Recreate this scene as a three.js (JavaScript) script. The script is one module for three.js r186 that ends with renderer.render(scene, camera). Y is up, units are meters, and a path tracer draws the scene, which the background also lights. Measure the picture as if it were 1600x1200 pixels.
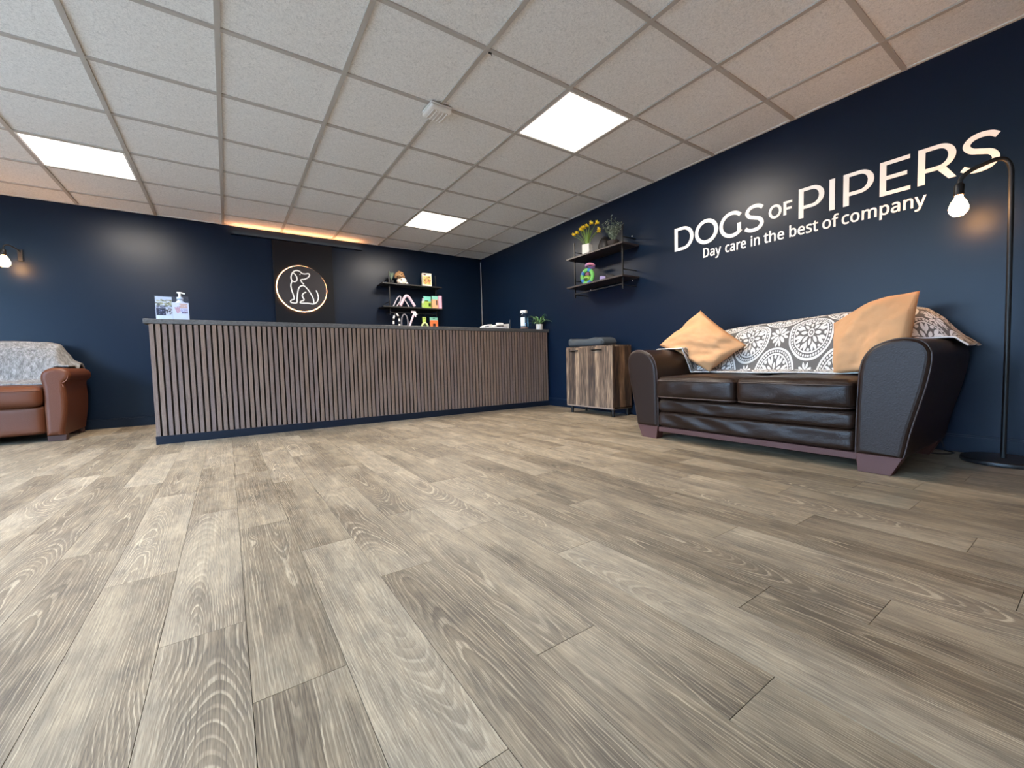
import * as THREE from 'three';
import { RoundedBoxGeometry } from 'three/addons/geometries/RoundedBoxGeometry.js';
import { mergeGeometries, mergeVertices } from 'three/addons/utils/BufferGeometryUtils.js';
import { FontLoader } from 'three/addons/loaders/FontLoader.js';
import { RectAreaLightUniformsLib } from 'three/addons/lights/RectAreaLightUniformsLib.js';

// ------------------------------------------------------------------ camera, sky, exposure
const scene = new THREE.Scene();
const camera = new THREE.PerspectiveCamera(85.41, 1600 / 1200, 0.05, 200);
camera.position.set(-3.470, 0.5825, 5.967);
camera.rotation.set(-0.0528, -0.5992, -0.0261, 'YXZ');
const renderer = new THREE.WebGLRenderer({ antialias: true });
renderer.toneMapping = THREE.LinearToneMapping;
renderer.toneMappingExposure = 1.06;
renderer.shadowMap.enabled = true;
RectAreaLightUniformsLib.init();
const PANEL = 56, SKY = 30;              // radiance of the ceiling panels, strength of the daylight
{ // overcast sky, a little bluer and brighter overhead
  const w = 64, h = 32, d = new Float32Array(w * h * 4);
  for (let j = 0; j < h; j++) for (let i = 0; i < w; i++) {
    const e = Math.max(0, (j + 0.5) / h * 2 - 1), o = (j * w + i) * 4;
    d[o] = 0.52 + 0.05 * e; d[o + 1] = 0.84 + 0.08 * e; d[o + 2] = 1.24 + 0.2 * e; d[o + 3] = 1;
  }
  const t = new THREE.DataTexture(d, w, h, THREE.RGBAFormat, THREE.FloatType);
  t.mapping = THREE.EquirectangularReflectionMapping; t.magFilter = t.minFilter = THREE.LinearFilter; t.needsUpdate = true;
  scene.background = t; scene.backgroundIntensity = SKY;
}

// ------------------------------------------------------------------ helpers
const H = 2.275, GX = -4.623, GZ = 0.383, T = 0.6;      // ceiling height, ceiling grid origin and module
const TILT = 0.013;                                     // the right-hand wall is not quite square to the back wall
const RWX = (z) => 0.06 - TILT * z;
function mulberry(a) { return () => { a |= 0; a = a + 0x6D2B79F5 | 0; let t = Math.imul(a ^ a >>> 15, 1 | a); t = t + Math.imul(t ^ t >>> 7, 61 | t) ^ t; return ((t ^ t >>> 14) >>> 0) / 4294967296; }; }
const rnd = mulberry(20240611);
function hash(x, y, s) { let h = Math.imul(x, 374761393) ^ Math.imul(y, 668265263) ^ Math.imul(s, 2147483647 - 1013); h = Math.imul(h ^ h >>> 13, 1274126177); return ((h ^ h >>> 16) >>> 0) / 4294967296; }
function vn(x, y, s = 0) { const i = Math.floor(x), j = Math.floor(y); let a = x - i, b = y - j; a = a * a * (3 - 2 * a); b = b * b * (3 - 2 * b);
  const p = hash(i, j, s), q = hash(i + 1, j, s), r = hash(i, j + 1, s), t = hash(i + 1, j + 1, s); return p + (q - p) * a + (r - p) * b + (p - q - r + t) * a * b; }
function fbm(x, y, s = 0, n = 4) { let v = 0, a = 0.5, m = 0; for (let k = 0; k < n; k++) { v += a * vn(x, y, s + k * 17); m += a; a *= 0.5; x *= 2.03; y *= 2.03; } return v / m; }
const sm = (a, b, x) => { const t = Math.min(1, Math.max(0, (x - a) / (b - a))); return t * t * (3 - 2 * t); };
const mix = (a, b, t) => a + (b - a) * t;
function texture(w, h, fn, { srgb = true, repeat } = {}) {
  const d = new Uint8Array(w * h * 4);
  for (let j = 0; j < h; j++) for (let i = 0; i < w; i++) { const c = fn(i / w, j / h, i, j), o = (j * w + i) * 4; d[o] = c[0]; d[o + 1] = c[1]; d[o + 2] = c[2]; d[o + 3] = 255; }
  const t = new THREE.DataTexture(d, w, h); if (srgb) t.colorSpace = THREE.SRGBColorSpace;
  t.magFilter = THREE.LinearFilter; t.minFilter = THREE.LinearMipmapLinearFilter; t.generateMipmaps = true; t.anisotropy = 8;
  t.wrapS = t.wrapT = THREE.RepeatWrapping; if (repeat) t.repeat.set(...repeat); t.needsUpdate = true; return t;
}
const grey = (v) => { const c = Math.max(0, Math.min(255, v)); return [c, c, c]; };
function canvasTexture(w, h, draw) { const c = document.createElement('canvas'); c.width = w; c.height = h; draw(c.getContext('2d'), w, h); const t = new THREE.CanvasTexture(c); t.colorSpace = THREE.SRGBColorSpace; t.anisotropy = 8; return t; }
const std = (color, roughness = 0.6, more = {}) => new THREE.MeshStandardMaterial({ color, roughness, ...more });
const taken = new Map();
function numbered(n) { const k = taken.get(n) ?? 0; taken.set(n, k + 1); return k ? `${n}_${String(k).padStart(3, '0')}` : n; }
function tag(o, label, category, group) { o.userData.label = label; o.userData.category = category; if (group) o.userData.group = group; return o; }
function thing(name, label, category, p = [0, 0, 0], turn = 0, group) { const g = new THREE.Group(); g.name = numbered(name); g.position.set(...p); g.rotation.y = turn; scene.add(g); return tag(g, label, category, group); }
function part(parent, name, geo, mat, p, r) { const m = new THREE.Mesh(geo, mat); m.name = name; if (p) m.position.set(...p); if (r) m.rotation.set(...r); m.castShadow = m.receiveShadow = true; parent.add(m); return m; }
function solo(name, label, category, geo, mat, p, r, group) { const m = part(scene, numbered(name), geo, mat, p, r); return tag(m, label, category, group); }
function struct(name, geo, mat, p, r) { const m = part(scene, name, geo, mat, p, r); m.userData.kind = 'structure'; return m; }
function structGroup(name) { const g = new THREE.Group(); g.name = name; g.userData.kind = 'structure'; scene.add(g); return g; }
const at = (g, x, y, z) => g.translate(x, y, z);
const box = (w, h, d, x = 0, y = 0, z = 0) => new THREE.BoxGeometry(w, h, d).translate(x, y, z);
const span = (x0, x1, y0, y1, z0, z1) => box(x1 - x0, y1 - y0, z1 - z0, (x0 + x1) / 2, (y0 + y1) / 2, (z0 + z1) / 2);
const rbox = (w, h, d, r = 0.005, x = 0, y = 0, z = 0, s = 2) => new RoundedBoxGeometry(w, h, d, s, Math.min(r, w / 2.01, h / 2.01, d / 2.01)).translate(x, y, z);
const merge = (list) => mergeGeometries(list.map((g) => (g.index ? g.toNonIndexed() : g)).map((g) => { for (const k of Object.keys(g.attributes)) if (!['position', 'normal', 'uv'].includes(k)) g.deleteAttribute(k); return g; }));
const V = (x, y, z) => new THREE.Vector3(x, y, z);
const tube = (pts, r, n = 40, rs = 8, closed = false) => new THREE.TubeGeometry(new THREE.CatmullRomCurve3(pts.map((p) => V(...p)), closed, 'centripetal'), n, r, rs, closed);
const lathe = (pts, n = 32) => new THREE.LatheGeometry(pts.map((p) => new THREE.Vector2(...p)), n);
function rod(a, b, r, n = 10) { const A = V(...a), B = V(...b), d = B.clone().sub(A), g = new THREE.CylinderGeometry(r, r, d.length(), n); g.applyQuaternion(new THREE.Quaternion().setFromUnitVectors(V(0, 1, 0), d.normalize())); return g.translate((A.x + B.x) / 2, (A.y + B.y) / 2, (A.z + B.z) / 2); }
// a soft box: rounded edges, then pushed about by fn(v, unit position)
function soft(w, h, d, r, fn, nx = 22, ny = 8, nz = 22) {
  const g = new THREE.BoxGeometry(w, h, d, nx, ny, nz), p = g.attributes.position, v = V(0, 0, 0), c = V(0, 0, 0);
  for (let i = 0; i < p.count; i++) {
    v.fromBufferAttribute(p, i); const u = V(v.x / w * 2, v.y / h * 2, v.z / d * 2);
    c.set(Math.max(-w / 2 + r, Math.min(w / 2 - r, v.x)), Math.max(-h / 2 + r, Math.min(h / 2 - r, v.y)), Math.max(-d / 2 + r, Math.min(d / 2 - r, v.z)));
    const n = v.clone().sub(c); if (n.lengthSq() > 1e-12) v.copy(c).add(n.normalize().multiplyScalar(r));
    if (fn) fn(v, u); p.setXYZ(i, v.x, v.y, v.z);
  }
  return smooth(g);
}
function smooth(g) { g.deleteAttribute('normal'); g.deleteAttribute('uv'); g = mergeVertices(g, 1e-5); g.computeVertexNormals(); return boxUV(g); }
function boxUV(g) { const p = g.attributes.position, n = g.attributes.normal, uv = new Float32Array(p.count * 2);
  for (let i = 0; i < p.count; i++) { const a = Math.abs(n.getX(i)), b = Math.abs(n.getY(i)), c = Math.abs(n.getZ(i)); const [s, t] = b >= a && b >= c ? [p.getX(i), p.getZ(i)] : a >= c ? [p.getZ(i), p.getY(i)] : [p.getX(i), p.getY(i)]; uv[2 * i] = s; uv[2 * i + 1] = t; }
  g.setAttribute('uv', new THREE.BufferAttribute(uv, 2)); return g; }
// a sheet of cloth through fn(u, v) -> [x, y, z], with thickness
function sheet(fn, nu, nv, th = 0.008, uvScale = [1, 1]) {
  const pos = [], uv = [], idx = [], P = (i, j) => V(...fn(i / nu, j / nv)), N = [];
  for (let j = 0; j <= nv; j++) for (let i = 0; i <= nu; i++) { const a = P(Math.min(nu, i + 1), j).sub(P(Math.max(0, i - 1), j)), b = P(i, Math.min(nv, j + 1)).sub(P(i, Math.max(0, j - 1))); N.push(a.cross(b).normalize()); }
  for (let s = 0; s < 2; s++) for (let j = 0; j <= nv; j++) for (let i = 0; i <= nu; i++) { const p = P(i, j).addScaledVector(N[j * (nu + 1) + i], (s ? -0.5 : 0.5) * th); pos.push(p.x, p.y, p.z); uv.push(i / nu * uvScale[0], j / nv * uvScale[1]); }
  const M = (nu + 1) * (nv + 1), q = (a, b, c, d) => idx.push(a, b, c, a, c, d);
  for (let j = 0; j < nv; j++) for (let i = 0; i < nu; i++) { const a = j * (nu + 1) + i; q(a, a + 1, a + nu + 2, a + nu + 1); q(M + a, M + a + nu + 1, M + a + nu + 2, M + a + 1); }
  for (let i = 0; i < nu; i++) { q(i, M + i, M + i + 1, i + 1); const a = nv * (nu + 1) + i; q(a, a + 1, M + a + 1, M + a); }
  for (let j = 0; j < nv; j++) { const a = j * (nu + 1), b = a + nu; q(a, a + nu + 1, M + a + nu + 1, M + a); q(b, M + b, M + b + nu + 1, b + nu + 1); }
  const g = new THREE.BufferGeometry(); g.setAttribute('position', new THREE.Float32BufferAttribute(pos, 3)); g.setAttribute('uv', new THREE.Float32BufferAttribute(uv, 2)); g.setIndex(idx); g.computeVertexNormals(); return g;
}
// extrude a profile drawn in (z, y) along x from x1 (back) to x0 (front)
function profileX(pts, x0, x1, bevel, curve = true) {
  const s = new THREE.Shape(curve ? new THREE.SplineCurve(pts.map((p) => new THREE.Vector2(...p))).getPoints(pts.length * 6) : pts.map((p) => new THREE.Vector2(...p)));
  const g = new THREE.ExtrudeGeometry(s, { depth: x1 - x0 - 2 * bevel, bevelEnabled: bevel > 0, bevelSize: bevel, bevelThickness: bevel, bevelOffset: -bevel, bevelSegments: 4, curveSegments: 12, steps: 1 });
  return g.rotateY(-Math.PI / 2).translate(x1 - bevel, 0, 0);
}
function strokeShape(pts, w) { // a line of constant width as a closed shape
  const L = [], R = [];
  pts.forEach((p, i) => { const a = pts[Math.max(0, i - 1)], b = pts[Math.min(pts.length - 1, i + 1)]; let dx = b[0] - a[0], dy = b[1] - a[1]; const l = Math.hypot(dx, dy); dx /= l; dy /= l; L.push(new THREE.Vector2(p[0] - dy * w / 2, p[1] + dx * w / 2)); R.push(new THREE.Vector2(p[0] + dy * w / 2, p[1] - dx * w / 2)); });
  return new THREE.Shape([...L, ...R.reverse()]);
}

// ------------------------------------------------------------------ materials
const plaster = texture(256, 256, (u, v) => grey(128 + 60 * (fbm(u * 64, v * 64, 3) - 0.5) + 40 * (hash(u * 256 | 0, v * 256 | 0, 4) - 0.5)), { srgb: false, repeat: [2, 2] });
const NAVY = new THREE.MeshPhysicalMaterial({ color: new THREE.Color().setRGB(0.0029, 0.0098, 0.0250), roughness: 0.34, specularIntensity: 0.4, bumpMap: plaster, bumpScale: 0.0006 });
const NAVY_TRIM = new THREE.MeshPhysicalMaterial({ color: new THREE.Color().setRGB(0.0034, 0.010, 0.024), roughness: 0.42, specularIntensity: 0.45 });
const WHITE_WALL = std(0xcfcac2, 0.7);
const BLACK_METAL = std(0x17181a, 0.42, { metalness: 0.35 });
const BLACK_BOARD = std(0x1b1a1a, 0.5);
const tileTex = texture(512, 512, (u, v, i, j) => { const f = fbm(u * 90, v * 90, 11, 3), p = hash(i >> 1, j >> 1, 5); const k = 232 + 26 * (f - 0.5) - (p > 0.86 ? 20 : 0) - (vn(u * 60, v * 60, 8) > 0.8 ? 10 : 0); return [k, k * 0.985, k * 0.965]; });
const TILE = std(0xffffff, 0.92, { map: tileTex, bumpMap: tileTex, bumpScale: 0.0012 });
const BAR = std(0xb3aba2, 0.6);
const WHITE = std(0xf0eeea, 0.5);
const PRINT_WHITE = std(0xf4f1ec, 0.55);

// limed oak planks: rings of a trunk cut by the board, white in the pores
const PW = 0.1571, PL = 0.952;
function plankTexture(seed) {
  const r = mulberry(seed * 977 + 5), w = 320, h = 1600, flat = r() < 0.7, x0 = (flat ? mix(0.2, 0.8, r()) : mix(-0.7, -0.15, r())) * PW, gap = mix(0.0042, 0.0068, r()), D0 = mix(0.02, 0.07, r()), slope = (r() < 0.5 ? -1 : 1) * mix(0.02, 0.09, r()), strong = mix(0.5, 1, r()), tone = mix(-8, 8, r()), knot = r() < 0.35 ? [mix(0.2, 0.8, r()) * PW, mix(0.1, 0.9, r()) * PL] : null, s = seed * 131;
  return texture(w, h, (uu, vv) => {
    let u = uu * PW, v = vv * PL;
    u += 0.02 * (fbm(u * 6, v * 2.6, s, 2) - 0.5) + 0.006 * (fbm(u * 34, v * 11, s + 9, 2) - 0.5) + 0.0016 * (vn(u * 60, v * 60, s + 10) - 0.5);
    const D = Math.abs(D0 + slope * (v - PL / 2) + 0.07 * (vn(v * 2.3, 0.5, s + 2) - 0.5)) + 0.006 * vn(u * 26, v * 8, s + 3);
    let dist = Math.hypot(u - x0, D);
    if (knot) { const k = Math.hypot((u - knot[0]) * 1.6, (v - knot[1]) * 0.5); dist += 0.02 * Math.exp(-k * k / 0.0008); }
    const q = dist / gap, ring = Math.floor(q), fr = q - ring;
    const streak = vn(uu * 120, v * 9, s + 21), fine = vn(uu * 160, v * 60, s + 22), hair = vn(uu * 105, v * 3.2, s + 23), cloud = fbm(u * 9, v * 2.2, s + 31, 3), cloud2 = fbm(u * 36, v * 15, s + 41, 4);
    const where = sm(0.36, 0.64, cloud) * strong, pow = hash(ring, seed, 6), wd = mix(0.2, 0.42, hash(ring, seed, 7));
    const line = sm(0, 0.1, fr) * sm(wd + 0.16, wd - 0.06, fr) * mix(0.35, 1, pow) * sm(0.1, 0.45, streak);
    const soft2 = sm(0.05, 0.5, fr) * sm(1, 0.6, fr);
    let b = 0.6 + 0.36 * (cloud2 - 0.5) - 0.3 * where + 0.2 * (hair - 0.5) * (0.5 + where) + 0.24 * (streak - 0.5) + 0.24 * (fine - 0.5) - 0.09 * (1 - soft2) * strong;
    b += line * mix(0.2, 0.64, where); b -= 0.1 * sm(0.7, 0.95, hair) * where;
    b = Math.max(0, Math.min(1, b));
    const warm = 5 * (cloud2 - 0.5);
    return [mix(73, 178, b) + tone + warm, mix(62, 163, b) + tone, mix(49, 139, b) + tone - warm];
  });
}
const PLANKS = Array.from({ length: 16 }, (_, k) => { const t = plankTexture(k + 1); t.wrapS = t.wrapT = THREE.ClampToEdgeWrapping; return std(0xffffff, 0.5, { map: t, bumpMap: t, bumpScale: 0.0004 }); });
const UNDERLAY = std(0x2c2620, 0.9);

// ------------------------------------------------------------------ the room
{
  const fl = structGroup('floor');
  part(fl, 'underlay', span(-7.2, 0.2, -0.1, -0.004, -0.1, 7.9), UNDERLAY);
  // planks run towards the back wall; the joints seen in the photograph, then a stagger
  const joint = { 9: 4.84, 8: 5.13, 7: 4.51, 6: 4.83, 5: 5.33, 4: 5.629, 3: 5.02, 2: 5.484, 1: 5.678, 0: 5.243, '-1': 4.9, '-2': 5.355, '-3': 4.78, '-4': 5.165 };
  const full = box(PW - 0.0012, 0.004, PL - 0.0014, 0, -0.002, 0), rp = mulberry(77);
  const ends = 6.45; let last = -1;
  for (let k = -14; k <= 21; k++) {
    const x1 = Math.min(0.05, -2.049 - PW * k), x0 = -2.049 - PW * (k + 1), start = ((joint[k] ?? 5 + rp() * PL) % PL) - PL;
    for (let z = start; z < ends; z += PL) {
      const a = Math.max(0, z), b = Math.min(ends, z + PL); if (b - a < 0.03) continue;
      let n; do n = Math.floor(rp() * PLANKS.length); while (n === last); last = n;
      let g = full; const whole = b - a > PL - 0.001 && x1 - x0 > PW - 0.001;
      if (!whole) { g = box(x1 - x0 - 0.0012, 0.004, b - a - 0.0014, 0, -0.002, 0); const uv = g.attributes.uv; for (let i = 0; i < uv.count; i++) uv.setXY(i, uv.getX(i) * (x1 - x0) / PW, uv.getY(i) * (b - a) / PL); }
      part(fl, 'plank', g, PLANKS[n], [(x0 + x1) / 2, 0, (a + b) / 2], [0, rp() < 0.5 ? Math.PI : 0, 0]);
    }
  }
  const far = std(0x8d7c6b, 0.5);
  part(fl, 'plank_field', merge([span(-7.05, -5.506, -0.004, 0, 0, 6.45), span(-7.05, 0.03, -0.004, 0, 6.452, 7.7)]), far).userData.kind = 'stuff';

  const ce = structGroup('ceiling');
  part(ce, 'ceiling_slab', span(-7.2, 0.3, H + 0.05, H + 0.15, -0.1, 7.9), WHITE_WALL);
  const lights = [[0, 1], [5, 1], [5, 5], [0, 5]], X = (i) => GX + i * T, Z = (j) => GZ + j * T, w = 0.026;
  const full2 = box(T - w, 0.016, T - w, 0, 0.013, 0);
  for (let i = -2; i <= 7; i++) for (let j = -1; j <= 9; j++) {
    if (lights.some(([a, b]) => a === i && b === j)) continue;
    const x0 = X(i) + w / 2, z0 = Math.max(0, Z(j) + w / 2), z1 = Z(j + 1) - w / 2;
    if (i < 7 && j >= 0) { part(ce, 'ceiling_tile', full2, TILE, [X(i) + T / 2, H, Z(j) + T / 2], [0, [0, Math.PI][Math.floor(rnd() * 2)], 0]); continue; }
    const s = new THREE.Shape(), e = (z) => (i < 7 ? X(i + 1) - w / 2 : RWX(z) - 0.001);   // cut along the wall
    s.moveTo(x0, -z0); s.lineTo(e(z0), -z0); s.lineTo(e(z1), -z1); s.lineTo(x0, -z1); s.closePath();
    const g = new THREE.ExtrudeGeometry(s, { depth: 0.016, bevelEnabled: false }).rotateX(-Math.PI / 2).translate(0, 0.005, 0), uv = g.attributes.uv;
    for (let k = 0; k < uv.count; k++) uv.setXY(k, uv.getX(k) / T, uv.getY(k) / T);
    part(ce, 'ceiling_tile', g, TILE, [0, H, 0]);
  }
  for (let i = -2; i <= 7; i++) part(ce, 'grid_bar', span(X(i) - w / 2, X(i) + w / 2, H - 0.004, H + 0.03, 0, Z(10)), BAR);
  for (let j = 0; j <= 10; j++) part(ce, 'grid_bar', span(X(-2), RWX(Z(j)) - 0.001, H - 0.0032, H + 0.028, Z(j) - w / 2, Z(j) + w / 2), BAR);
  part(ce, 'edge_trim', span(-7.05, 0.05, H - 0.003, H + 0.02, 0, 0.02), WHITE_WALL);
  part(ce, 'edge_trim', box(0.02, 0.02, 7.7, -0.011, H + 0.008, 3.85), WHITE_WALL, [0.06, 0, 0], [0, -TILT, 0]);
  part(ce, 'ceiling_field', merge([span(-7.05, X(-2), H + 0.003, H + 0.02, 0, 7.7), span(X(-2), -0.04, H + 0.003, H + 0.02, Z(10), 7.7)]), WHITE_WALL);

  struct('wall_back', span(-7.2, 0.2, 0, H + 0.05, -0.14, 0), NAVY);
  struct('wall_right', span(0, 0.14, 0, H + 0.05, -0.1, 7.9), NAVY, [0.06, 0, 0], [0, -TILT, 0]);
  struct('wall_front', span(-7.2, 0.2, 0, H + 0.05, 7.7, 7.86), WHITE_WALL);
  const z0 = 1.9, z1 = 6.7, y0 = 0.25, y1 = 2.12;                    // shop window in the left wall
  struct('wall_left', merge([span(-7.2, -7.05, 0, H + 0.05, 0, z0), span(-7.2, -7.05, 0, H + 0.05, z1, 7.7), span(-7.2, -7.05, 0, y0, z0, z1), span(-7.2, -7.05, y1, H + 0.05, z0, z1)]), WHITE_WALL);
  const frame = std(0x3a3d40, 0.4), glass = new THREE.MeshPhysicalMaterial({ color: 0xffffff, roughness: 0, transmission: 1, thickness: 0, ior: 1.5 });
  for (let n = 0; n < 3; n++) {
    const a = z0 + (z1 - z0) / 3 * n, b = a + (z1 - z0) / 3, g = structGroup(`window_${n + 1}`), f = 0.05;
    part(g, 'window_frame', merge([span(-7.16, -7.09, y0, y0 + f, a, b), span(-7.16, -7.09, y1 - f, y1, a, b), span(-7.16, -7.09, y0 + f, y1 - f, a, a + f), span(-7.16, -7.09, y0 + f, y1 - f, b - f, b)]), frame);
    part(g, 'window_pane', span(-7.128, -7.122, y0 + f, y1 - f, a + f, b - f), glass);
  }
  struct('pavement', span(-60, -7.2, -0.25, -0.15, -40, 50), std(0x7a7066, 0.9));
  struct('wall_street_added', span(-30, -29.4, -0.15, 3.4, -45, 55), std(0x6b5a50, 0.9));   // unseen far side of the street, added to keep the low sky off the upper walls
  struct('baseboard_back', merge([span(-7.05, 0.05, 0, 0.09, 0, 0.014), span(-7.05, 0.05, 0.09, 0.1, 0, 0.009)]), NAVY_TRIM);
  struct('baseboard_right', merge([span(-0.014, 0, 0, 0.09, 0.02, 7.6), span(-0.009, 0, 0.09, 0.1, 0.02, 7.6)]), NAVY_TRIM, [0.06, 0, 0], [0, -TILT, 0]);
  struct('trim_1', rbox(0.014, 1.2, 0.012, 0.004, 0.04, 1.62, 0.008), std(0x8a8d92, 0.5));   // pale conduit in the corner
}

// ------------------------------------------------------------------ ceiling lights and detector
{
  const glow = new THREE.MeshStandardMaterial({ color: 0xffffff, emissive: 0xfff1e2, emissiveIntensity: 3.2, roughness: 0.6 });
  const spots = [[0, 1, 'square lit ceiling panel above the tan armchair end of the room'], [5, 1, 'smallest square lit ceiling panel, above the slatted desk'], [5, 5, 'large square lit ceiling panel between desk and dark sofa'], [0, 5, 'square lit ceiling panel beyond the frame, over the open floor']];
  for (const [i, j, label] of spots) {
    const t = thing('ceiling_light', label, 'ceiling light', [GX + (i + 0.5) * T, H, GZ + (j + 0.5) * T], 0, 'square light panels in the ceiling grid'), s = T - 0.028, f = 0.012;
    part(t, 'frame', merge([box(s, 0.014, f, 0, 0.003, s / 2 - f / 2), box(s, 0.014, f, 0, 0.003, -s / 2 + f / 2), box(f, 0.014, s - 2 * f, s / 2 - f / 2, 0.003, 0), box(f, 0.014, s - 2 * f, -s / 2 + f / 2, 0.003, 0)]), WHITE);
    part(t, 'diffuser', box(s - 2 * f, 0.008, s - 2 * f, 0, 0.004, 0), glow);
    const l = new THREE.RectAreaLight(0xfff3e4, PANEL, s - 2 * f, s - 2 * f); l.position.set(t.position.x, H - 0.008, t.position.z); l.rotation.x = -Math.PI / 2; scene.add(l);
  }
  solo('ceiling_hook', 'tiny black hook at a ceiling grid crossing', 'hook', merge([rbox(0.018, 0.006, 0.01, 0.002, 0, -0.007, 0), rod([0.006, -0.008, 0], [0.01, -0.02, 0.004], 0.002)]), BLACK_METAL, [-2.198, H, 3.975]);
  const t = thing('ceiling_detector', 'white ridged square detector fixed to the ceiling grid', 'detector', [-2.232, H, 3.352], 0.03), m = std(0xd9d3cc, 0.45);
  part(t, 'base', rbox(0.15, 0.012, 0.15, 0.006, 0, -0.01, 0), m);
  part(t, 'cover', soft(0.152, 0.032, 0.152, 0.0155, (v, u) => { if (v.y < 0) v.y -= 0.006 * (1 - u.x * u.x) * (1 - u.z * u.z); }, 10, 4, 10), m, [0, -0.028, 0]);
  for (let k = -2; k <= 2; k++) part(t, 'ridge', rbox(0.012, 0.007, 0.118, 0.0034, k * 0.024, -0.0475, 0), m);
}

// ------------------------------------------------------------------ reception desk
{
  const L = 3.985, dt = thing('reception_desk', 'long reception desk clad in vertical brown wood slats with navy plinth', 'desk', [-3.962, 0, 1.655], -0.0125);
  const wood = [0, 1, 2, 3].map((k) => { const t = texture(64, 1024, (u, v) => { const a = fbm(u * 5, v * 6, 300 + k * 9, 3), s = vn(u * 30, v * 40, 340 + k), f = vn(u * 55, v * 130, 360 + k), b = 0.5 + 0.5 * (a - 0.5) + 0.5 * (s - 0.5) + 0.34 * (f - 0.5); return [mix(79, 129, b) + k * 3, mix(66, 110, b) + k * 2, mix(61, 104, b)]; }); t.wrapS = THREE.ClampToEdgeWrapping; return std(0xffffff, 0.55, { map: t }); });
  part(dt, 'backing_panel', span(0.005, L, 0.02, 0.955, -0.03, -0.001), std(0x120f0e, 0.95));
  const g = rbox(0.0272, 0.89, 0.013, 0.0012, 0, 0.5105, 0.0058, 1), r = mulberry(5);
  const n = Math.floor(L / 0.0402);
  for (let k = 0; k < n; k++) part(dt, 'slat', g, wood[Math.floor(r() * 4)], [0.018 + k * 0.0402, 0, 0]);
  part(dt, 'plinth', rbox(L, 0.066, 0.03, 0.003, L / 2, 0.033, 0.006), new THREE.MeshPhysicalMaterial({ color: new THREE.Color().setRGB(0.004, 0.008, 0.017), roughness: 0.5, specularIntensity: 0.5 }));
  part(dt, 'end_panel', span(0, 0.02, 0.02, 0.955, -0.45, -0.03), std(0x5c4c45, 0.6));
  const stone = texture(256, 256, (u, v) => { const k = 74 + 34 * (fbm(u * 40, v * 40, 400) - 0.5) + 14 * (hash(u * 256 | 0, v * 256 | 0, 3) - 0.5); return [k, k, k * 1.01]; });
  const top = rbox(4.03, 0.038, 0.62, 0.004), uv = top.attributes.uv, p = top.attributes.position; for (let i = 0; i < uv.count; i++) uv.setXY(i, p.getX(i) * 2, (p.getZ(i) + p.getY(i)) * 2);
  solo('worktop', 'dark grey speckled worktop lying along the slatted desk', 'worktop', top, std(0xffffff, 0.5, { map: stone }), [-1.972, 0.976, 1.389], [0, -0.0125, 0]);
}
const TOP = 0.9952;  // worktop surface

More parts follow.
